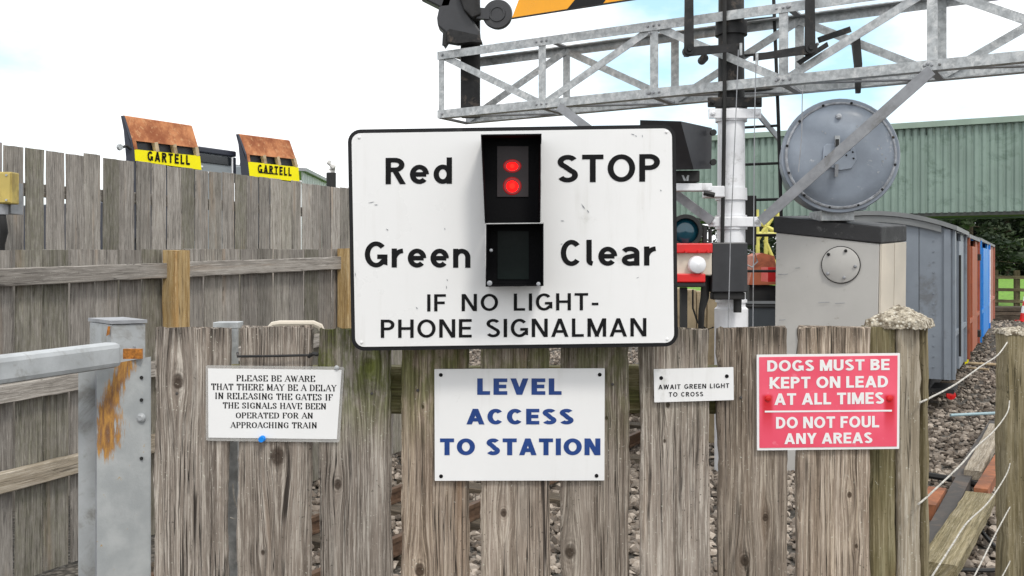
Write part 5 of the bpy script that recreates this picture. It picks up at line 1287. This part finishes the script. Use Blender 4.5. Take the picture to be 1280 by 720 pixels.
obj('drop_bracket', MB().prism([P(1065, 45, 6.6), P(1075, 43, 6.6), P(1078, 80, 6.6), P(1076, 116, 6.6), P(1071, 116, 6.6), P(1069, 80, 6.6)], (0, .03, 0)), M_dark, gr)
for pts, Yc in (([(923, 62), (920, 140), (913, 300), (910, 420)], 6.5), ([(945, 75), (943, 160), (942, 300), (941, 420)], 6.45), ([(1003, 110), (1002, 170), (998, 215)], 6.35)):
    obj('signal_wire', MB().tube([P(x, y, Yc) for x, y in pts], .0035, 5), M_galvd, gr)
obj('earth_strap', MB().tube([P(994, 108, 6.3), P(1001, 114, 6.3), P(1009, 113, 6.3), P(1009, 106, 6.3)], .004, 5), M_galvd, gr)
obj('cross_tube', MB().beam(P(1024, 50, 6.5), P(1062, 37, 6.55), .03, .04), M_dark, gr)

# ladder behind the post
ld = thing('ladder', (2.05, 6.95, 0), 'thin black iron ladder rising behind the white signal post', 'ladder')
sA, sB = [P(966, -30, 7.0), P(973, 150, 7.0), P(979, 360, 7.0)], None
sA.append(Vector((sA[2].x + .01, 7.0, 0))); obj('stile', MB().tube(sA, .013, 8), M_under2, ld)
off = Vector((-.27, .12, 0)); obj('stile', MB().tube([p + off for p in sA], .013, 8), M_under2, ld)
for py in (-20, 22, 66, 111, 157, 204, 249, 294, 339, 384, 430, 476, 522):
    Pp = P(966 + 13 * (py + 30) / 390, py, 7.0); Pp.z = Pp.z
    obj('rung', MB().tube([Pp, Pp + off], .010, 8), M_under2, ld)

# ================================================================== SEMAPHORE ARM AND HEAD AT THE LEFT OF THE GANTRY
sm = thing('semaphore_signal', GF(586) + BKO * .5, 'semaphore signal with amber and black arm on the left end of the gantry', 'semaphore signal')
def yb_(px): return 7.55 + (600 - px) * .0015
pbase = P(587, 143, 8.05)
obj('post', MB().box((P(576, 0, 8.15).x, 8.10, P(0, 146, 8.15).z), (P(600, 0, 8.15).x, 8.25, P(0, -60, 8.15).z)), M_dark, sm, bevel=.01)
m = MB().prism([P(546, 22, 7.95), P(549, 8, 7.95), P(554, -6, 7.95), P(576, -6, 7.95), P(582, 12, 7.95), P(600, 38, 7.95), P(601, 50, 7.95), P(560, 50, 7.95), P(556, 40, 7.95), P(547, 32, 7.95)], (0, .16, 0)); obj('lamp_case', m, M_greyblk, sm, bevel=.015)
obj('lamp_hood', MB().prism([P(525, -4, 7.95), P(530, -10, 7.95), P(566, -6, 7.95), P(562, 8, 7.95), P(551, 9, 7.95)], (0, .14, 0)), M_greyblk, sm, bevel=.01)
obj('mechanism', MB().prism([P(572, -8, 7.9), P(598, -8, 7.9), P(601, 18, 7.9), P(590, 22, 7.9), P(580, 12, 7.9)], (0, .2, 0)), M_dark, sm, bevel=.01)
obj('foot_bracket', MB().prism([P(557, 40, 7.9), P(562, 36, 7.9), P(599, 44, 7.9), P(603, 53, 7.9), P(590, 52, 7.9), P(572, 54, 7.9), P(560, 52, 7.9), P(556, 58, 7.9), P(553, 54, 7.9)], (0, .1, 0)), M_dark, sm)
obj('bolt', MB().tube([P(556, 40, 7.88), P(555, 57, 7.88)], .016, 8), M_under2, sm)
obj('backlight_arm', MB().beam(P(596, 17, 7.95), P(612, 18, 7.95), .05, .09), M_greyblk, sm)
dc = P(622, 18, 7.95); obj('spectacle_disc', MB().lathe(dc, (-.15, -1, .05), [(-.05, .115), (.0, .125), (.02, .118), (.02, .07), (.03, .066), (.03, .052), (.022, .05)], 32), M_greyblk, sm, smooth=True)
# arm boards: enamel sheet with stripes side by side
Ya = lambda px: 14986.0 / (px + 1310.0) - .12
def armq(x0, x1, x0t, x1t, mat, nm):
    by = lambda x: 20 - (x - 653) * .158
    hh = lambda x: 50 * (x + 1310) / 1963
    # lower-left, lower-right, upper-right, upper-left, slanted ends
    p = [P(x0, by(x0), Ya(x0)), P(x1, by(x1), Ya(x1)), P(x1t, by(x1t) - hh(x1t), Ya(x1t)), P(x0t, by(x0t) - hh(x0t), Ya(x0t))]
    obj(nm, MB().prism(p, (.004, .008, 0)), mat, sm)
armq(640, 709, 660, 759, M_yelsig, 'arm_panel'); armq(709.3, 754, 759.3, 800, M_black, 'arm_chevron'); armq(754.3, 900, 800.3, 900, M_yelsig, 'arm_panel')
e0, e1 = P(640, 23.2, Ya(640)), P(900, -17.6, Ya(900)); obj('arm_edge', MB().beam(e0, e1, .012, .010), M_dark, sm)

# ================================================================== COLOUR LIGHT HEAD AND RED WHITE BOX BESIDE THE POST
ch = thing('signal_hood', P(868, 228, 6.5), 'black angular signal hood on a white bracket left of the white post', 'signal')
# faces: front visor edge at the left, cheek slanting back to the right
def hp(px, py, Y=6.45): return P(px, py, Y)
m = MB(); m.add([P(800, 150, 6.25), P(851, 151.5, 6.25), P(867, 212, 6.45), P(800, 213, 6.45), P(800, 158, 6.75), P(890, 160, 6.75), P(889, 211, 6.75), P(800, 212.5, 6.75)],
               [(0, 1, 2, 3), (1, 5, 6, 2), (0, 4, 5, 1), (3, 2, 6, 7), (4, 7, 6, 5), (0, 3, 7, 4)]); obj('visor', m, M_greyblk, ch)
for py in (166, 203): obj('hinge', MB().lathe(P(891, py, 6.68), (0, -1, 0), [(0, .022), (.03, .022), (.03, .01)], 12), M_under2, ch)
obj('lower_case', MB().box((P(800, 0, 6.6).x, 6.55, P(0, 228, 6.6).z), (P(873, 0, 6.6).x, 6.7, P(0, 214, 6.6).z)), M_under2, ch, bevel=.006)
for q in ([(852, 219), (854.5, 219), (857.5, 226), (855, 226)], [(856.5, 225.5), (857, 226), (859.5, 219.5), (859, 219)], [(859, 219), (861.5, 219), (860.5, 226), (858, 226)]):
    obj('mark', MB().quad(*[P(x, y, 6.548) for x, y in reversed(q)]), M_galv, ch, fix=False)
obj('bracket', MB().box((P(800, 0, 6.6).x, 6.56, P(0, 239, 6.6).z), (P(889, 0, 6.6).x, 6.66, P(0, 229.5, 6.6).z)), M_postw, ch, bevel=.006)
obj('bracket_clamp', MB().box((P(884, 0, 6.6).x, 6.62, P(0, 246, 6.6).z), (P(903, 0, 6.7).x, 6.78, P(0, 232, 6.6).z)), M_postw, ch, bevel=.006)
obj('bracket_bolt', MB().tube([P(880, 241, 6.54), P(893, 244, 6.54)], .018, 8), M_dark, ch)
sb = thing('lamp_with_red_white_case', P(868, 360, 6.55), 'teal lensed lamp over a red and white case left of the black cable box', 'signal lamp')
lc = P(857, 289, 6.5); obj('lens_rim', MB().lathe(lc, (-.1, -1, 0), [(-.12, .11), (0, .115), (.015, .112), (.015, .088), (-.02, .085)], 30, cap=False), M_under2, sb, smooth=True)
obj('lens', MB().lathe(lc, (-.1, -1, 0), [(-.03, .088), (-.015, .07), (-.005, .04), (0, .0)], 30), M_teal, sb, smooth=True)
obj('lens_back', MB().lathe(lc, (-.1, -1, 0), [(-.13, .05), (-.12, .112), (-.115, .112)], 24), M_under2, sb, smooth=True)
def sbx(x0, y0, x1, y1, yf, yk, mt, nm, bv=.008):
    a, c_ = P(x0, y1, yf), P(x1, y0, yf); return obj(nm, MB().box((a.x, yf, a.z), (c_.x, yk, c_.z)), mt, sb, bevel=bv)
sbx(820, 315, 890, 344, 6.50, 6.72, M_cream, 'case'); sbx(820, 304, 891, 316.5, 6.46, 6.74, M_red, 'top_band'); sbx(820, 342, 882, 353, 6.46, 6.74, M_red, 'bottom_band')
sbx(820, 353.2, 882, 359, 6.47, 6.73, M_under2, 'base')
obj('knob', MB().lathe(P(870, 331, 6.50), (0, -1, 0), [(0, .055), (.03, .062), (.06, .055), (.075, .03), (.08, 0)], 24), M_postw, sb, smooth=True)
for x in (857, 873, 885): obj('stud', MB().lathe(P(x, 314.5, 6.46), (0, -1, 0), [(0, .012), (.02, .008)], 8), M_red, sb)
obj('leg', MB().box((P(850, 0, 6.6).x, 6.56, -.02), (P(858, 0, 6.6).x, 6.62, P(0, 359.2, 6.6).z)), M_under2, sb)
sbx(879, 283, 884, 304, 6.52, 6.56, M_under2, 'rod', .002); sbx(887, 286, 890, 303, 6.55, 6.6, M_under2, 'rod', .002)
# tan blocks behind
tb = thing('block_wall', G(868, 470), 'low wall of tan blocks behind the red and white case', 'wall')
for k in range(7):
    x0 = 806 + k * 13; Yc = 7.9
    a, c_ = P(x0 + .4, 440, Yc), P(x0 + 12.6, 360 + (k % 3) * 2, Yc); obj('block', MB().box((a.x, Yc, -.01), (c_.x, Yc + .2, c_.z)), M_tan, tb, bevel=.01)

# ================================================================== CABINET WITH GREY DRUM
cb = thing('lineside_cabinet', P(1050, 600, 6.9) * Vector((1, 1, 0)), 'tall pale grey lineside cabinet with sloping black lid and round cover plate', 'cabinet')
c0 = P(1099, 305, 6.6); cl = P(970, 291, 6.9); cr = P(1130, 302, 6.95)
def xy(p): return Vector((p.x, p.y, 0))
c0f, clf, crf = xy(P(1093, 0, 6.6)), xy(P(966.5, 0, 6.9)), xy(P(1127, 0, 6.95)); bkf = clf + (crf - c0f)
ct = xy(c0); lt_ = xy(cl); rt_ = xy(cr); bt = lt_ + (rt_ - ct)
m = MB().hexa([c0f, crf, bkf, clf, ct + up_ * c0.z, rt_ + up_ * (cr.z - .0), bt + up_ * (cl.z + (cr.z - c0.z)), lt_ + up_ * cl.z]); obj('body', m, M_cab, cb, bevel=.004)
# cream side boards (two), slightly proud
nside = (crf - c0f).normalized(); ns = Vector((nside.y, -nside.x, 0)); 
for u0, u1 in ((.01, .50), (.52, .99)):
    q = [c0f.lerp(crf, u0), c0f.lerp(crf, u1), ct.lerp(rt_, u1) + up_ * (c0.z + (cr.z - c0.z) * u1 - .002), ct.lerp(rt_, u0) + up_ * (c0.z + (cr.z - c0.z) * u0 - .002)]
    q = [p + ns * .003 for p in q]; obj('side_board', MB().prism(q, ns * .016), M_cream, cb, bevel=.002)
lidc = (ct + rt_ + bt + lt_) / 4; exl = lambda p, s_=1.045: lidc + (p - lidc) * s_
hs = {0: c0.z, 1: cr.z, 2: cl.z + (cr.z - c0.z), 3: cl.z}; crn = [ct, rt_, bt, lt_]
m = MB().hexa([exl(p) + up_ * (hs[i] + .002) for i, p in enumerate(crn)] + [exl(p) + up_ * (hs[i] + .118) for i, p in enumerate(crn)]); obj('lid', m, M_lid, cb, bevel=.008)
fdir = (ct - lt_).normalized(); fn_ = Vector((fdir.y, -fdir.x, 0)); fn_ = fn_ if fn_.y < 0 else -fn_
def onface(px, py, off_=0.0):
    # point on the cabinet front plane seen at this pixel
    dirv = Vector(((px - 640) / FPX, 1, -(py - HOR) / FPX)); o_ = Vector((0, 0, EYE)); pl_ = (c0f + ct) / 2
    t_ = (pl_ - o_).dot(fn_) / dirv.dot(fn_); return o_ + dirv * t_ + fn_ * off_
cpp = onface(1051, 331, .002); obj('cover_plate', MB().lathe(cpp, fn_, [(0, .125), (.010, .125), (.013, .12)], 36), M_cab, cb, smooth=True)
obj('cover_gasket', MB().lathe(onface(1051, 331, -.004), fn_, [(0, .131), (.0075, .131)], 36), M_under2, cb, smooth=True)
for px, py in ((1036, 318), (1057.5, 313.5), (1069.5, 333), (1055.5, 347), (1035, 342)): obj('bolt', MB().lathe(onface(px, py, .014), fn_, [(0, .012), (.01, .011), (.014, .006)], 8), M_dark if py < 320 else M_galvd, cb)
obj('batten', MB().box((onface(1000, 410).x - .32 + .3, onface(990, 410).y - .02, -.02), (onface(1000, 410).x + .02, onface(990, 410).y - .002, onface(990, 410).z)), M_cab, cb)
scm = MB()
for x, y, l in ((997, 335, 6), (980, 343, 10), (1030, 378, 14), (1050, 379, 12), (975, 343, 5), (978, 400, 8)):
    scm.quad(onface(x - l / 2, y + .6, .006), onface(x + l / 2, y, .006), onface(x + l / 2, y - .8, .006), onface(x - l / 2, y - .2, .006))
obj('scratch', scm, M_galvd, cb, fix=False)['kind'] = 'stuff'
# drum on a pedestal
dr = thing('grey_drum', P(1055, 270, 6.85), 'round grey domed drum with worn rim standing on the cabinet lid', 'drum')
zl = lambda px: P(0, 272, 6.8).z
DC = P(1050, 194.5, 6.62); ax = Vector((-.18, -1, .02)).normalized(); RR = 69.5 * 6.62 / FPX
obj('barrel', MB().lathe(DC, ax, [(-.42, RR * .93), (-.40, RR * .985), (-.03, RR * .985), (-.03, RR * 1.03), (-.012, RR * 1.035), (0, RR * 1.02), (0, RR * .95)], 56), M_drum, dr, smooth=True)
obj('rim', MB().lathe(DC, ax, [(.001, RR * .94), (.012, RR * .965), (.022, RR * .955), (.026, RR * .93), (.015, RR * .91)], 56, cap=False), M_drumw, dr, smooth=True)
obj('dished_face', MB().lathe(DC, ax, [(.004, RR * .935), (.022, RR * .905), (.05, RR * .72), (.07, RR * .45), (.078, RR * .2), (.08, 0)], 56), M_drum, dr, smooth=True)
def dface(px, py, k=.085):
    dirv = Vector(((px - 640) / FPX, 1, -(py - HOR) / FPX)); o_ = Vector((0, 0, EYE)); t_ = (DC + ax * k - o_).dot(ax) / dirv.dot(ax); return o_ + dirv * t_
hub = [dface(1029, 184), dface(1033, 180), dface(1060, 179), dface(1069, 186), dface(1071, 200), dface(1064, 211), dface(1050, 213), dface(1033, 208), dface(1028, 200)]
obj('latch_plate', MB().prism([p + ax * .006 for p in hub], -ax * .03), M_drum, dr, bevel=.004)
obj('handle', MB().beam(dface(1046.5, 170, .11), dface(1046.5, 183, .11), .03, .035, ax), M_galv, dr); obj('handle_slot', MB().beam(dface(1046.5, 174, .13), dface(1046.5, 183, .13), .022, .012, ax), M_under2, dr)
obj('handle', MB().beam(dface(1046, 205, .11), dface(1045, 221, .10), .022, .03, ax), M_galvd, dr)
obj('stud', MB().lathe(dface(1048, 146, .05), ax, [(0, .02), (.03, .018), (.035, .01)], 10), M_drumw, dr)
for k in range(12):
    a = k * math.pi / 6 + .2; p = DC + ax * .026 + (Vector((ax.y, -ax.x, 0)).normalized() * math.cos(a) + up_ * math.sin(a)) * RR * .945
    obj('rivet', MB().lathe(p, ax, [(-.004, .010), (.004, .009), (.008, .004)], 8), M_dark, dr)
for px, py in ((1062, 187), (1066, 190), (1067, 198), (1058, 194), (1032, 196)): obj('rivet', MB().lathe(dface(px, py, .092), ax, [(0, .007), (.005, .005)], 8), M_dark, dr)
lug = P(1124, 194.5, 6.62); obj('side_lug', MB().lathe(lug + Vector((-.02, .06, 0)), (1, -.2, 0), [(-.05, .02), (.0, .02), (.0, .035), (.03, .03)], 10), M_galv, dr)
m = MB(); zc = P(0, 268, 6.8)
m.box((P(1027, 0, 6.7).x, 6.70, P(0, 276, 6.7).z), (P(1068, 0, 6.7).x, 6.98, P(0, 263, 6.7).z)); obj('foot', m, M_galv, dr, bevel=.004)
sadd = MB().prism([P(1014, 246, 6.82), P(1030, 262.5, 6.82), P(1082, 262.5, 6.82), P(1096, 243, 6.82), P(1085, 225, 6.82), P(1025, 225, 6.82)], (0, .15, 0)); obj('saddle', sadd, M_drum, dr)
sc_m = MB(); rng = random.Random(4)
for cx, cy, n_, sp in ((1104, 201, 9, 4), (1098, 183, 4, 3), (1097, 214, 3, 2), (1071, 158, 2, 2), (1028, 166, 2, 3)):
    for k in range(n_):
        x, y = cx + rng.gauss(0, sp * .5), cy + rng.gauss(0, sp); r_ = rng.uniform(.3, 1.3); dd = .052 if abs(x - 1050) > 40 else .07
        pts = [dface(x + math.cos(a) * r_ * rng.uniform(.5, 1.2), y + math.sin(a) * r_ * rng.uniform(.7, 1.6), dd) for a in [j * 1.05 for j in range(6)]]
        rr0 = (sum(pts, Vector()) / 6 - DC); rr0 = (rr0 - ax * rr0.dot(ax)).length / RR
        prof = [(.905, .022), (.72, .05), (.45, .07), (.2, .078), (0, .08)]
        kk = .03
        for (ra, ha), (rb, hb) in zip(prof, prof[1:]):
            if rb <= rr0 <= ra: kk = hb + (ha - hb) * (rr0 - rb) / (ra - rb)
        pts = [p + ax * (kk - dd + .0035) for p in pts]
        sc_m.add(pts, [tuple(range(6))])
obj('paint_chip', sc_m, M_drumw, dr, fix=False)['kind'] = 'stuff'

# ================================================================== CLUTTER BETWEEN POST AND CABINET
yf = thing('yellow_stand', P(958, 330, 13) * Vector((1, 1, 0)), 'pale yellow steel trestle seen between the white post and the cabinet', 'steel stand')
for a, b_ in (((946, 262), (948, 345)), ((958, 262), (957, 345)), ((972, 262), (975, 345)), ((944, 276), (990, 300)), ((947, 300), (968, 268)), ((944, 292), (990, 292)), ((956, 300), (974, 342))):
    obj('frame_tube', MB().tube([P(*a, 13), P(*b_, 13)], .028, 8), M_yfr, yf)
for x in (948, 957, 975): obj('frame_tube', MB().tube([P(x, 345, 13), Vector((P(x, 345, 13).x, 13, 0))], .028, 8), M_yfr, yf)
rt = thing('rusty_hopper', P(950, 345, 11.5) * Vector((1, 1, 0)), 'rust brown steel hopper behind the ladder', 'hopper')
m = MB(); a = [P(944, 320, 11.5), P(952, 316, 11.5), P(968, 320, 11.5), P(974, 356, 11.5), P(936, 356, 11.5)]; m.prism(a, (.1, .9, 0)); obj('tank', m, M_orange, rt)
obj('frame', MB().box((P(938, 0, 11.5).x, 11.55, 0), (P(972, 0, 11.5).x, 12.2, P(0, 357, 11.5).z)), M_under2, rt)
rb = MB().box((P(957, 0, 11).x, 10.9, P(0, 352, 11).z), (P(975, 0, 11).x, 11.2, P(0, 334, 11).z)); obj('red_box', rb, M_red, rt)
tp = thing('timber_pile', P(955, 380, 9.5) * Vector((1, 1, 0)), 'pile of grey timbers behind the signal post', 'timber pile')
rr = random.Random(2); me = board_mesh(.11, .055, 1.5, W_pale, 5, 8, 3)
for k in range(10):
    c_ = P(955, 385, 9.5); z = .05 + k * .105; an = rr.uniform(-.35, .35); d_ = Vector((math.cos(an), math.sin(an), rr.uniform(-.06, .06)))
    for j in range(3):
        cc = Vector((c_.x + .1, c_.y + j * .18, z)); place('timber', me, cc - d_ * .75, cc + d_ * .75, (0, -.6, .8), tp)
tg = thing('plastic_tub', P(955, 410, 7.6) * Vector((1, 1, 0)), 'dark blue grey tub standing behind the fence beside the white post', 'tub')
a, c_ = P(934, 470, 7.5), P(985, 384, 7.5)
obj('tub_body', MB().hexa([(a.x + .03, 7.5, 0), (c_.x - .03, 7.5, 0), (c_.x - .03, 7.9, 0), (a.x + .03, 7.9, 0), (a.x, 7.46, c_.z), (c_.x, 7.46, c_.z), (c_.x, 7.94, c_.z), (a.x, 7.94, c_.z)]), M_slate, tg, bevel=.02)
obj('rim', MB().box((a.x - .02, 7.44, c_.z + .001), (c_.x + .02, 7.96, c_.z + .03)), M_under2, tg, bevel=.006)
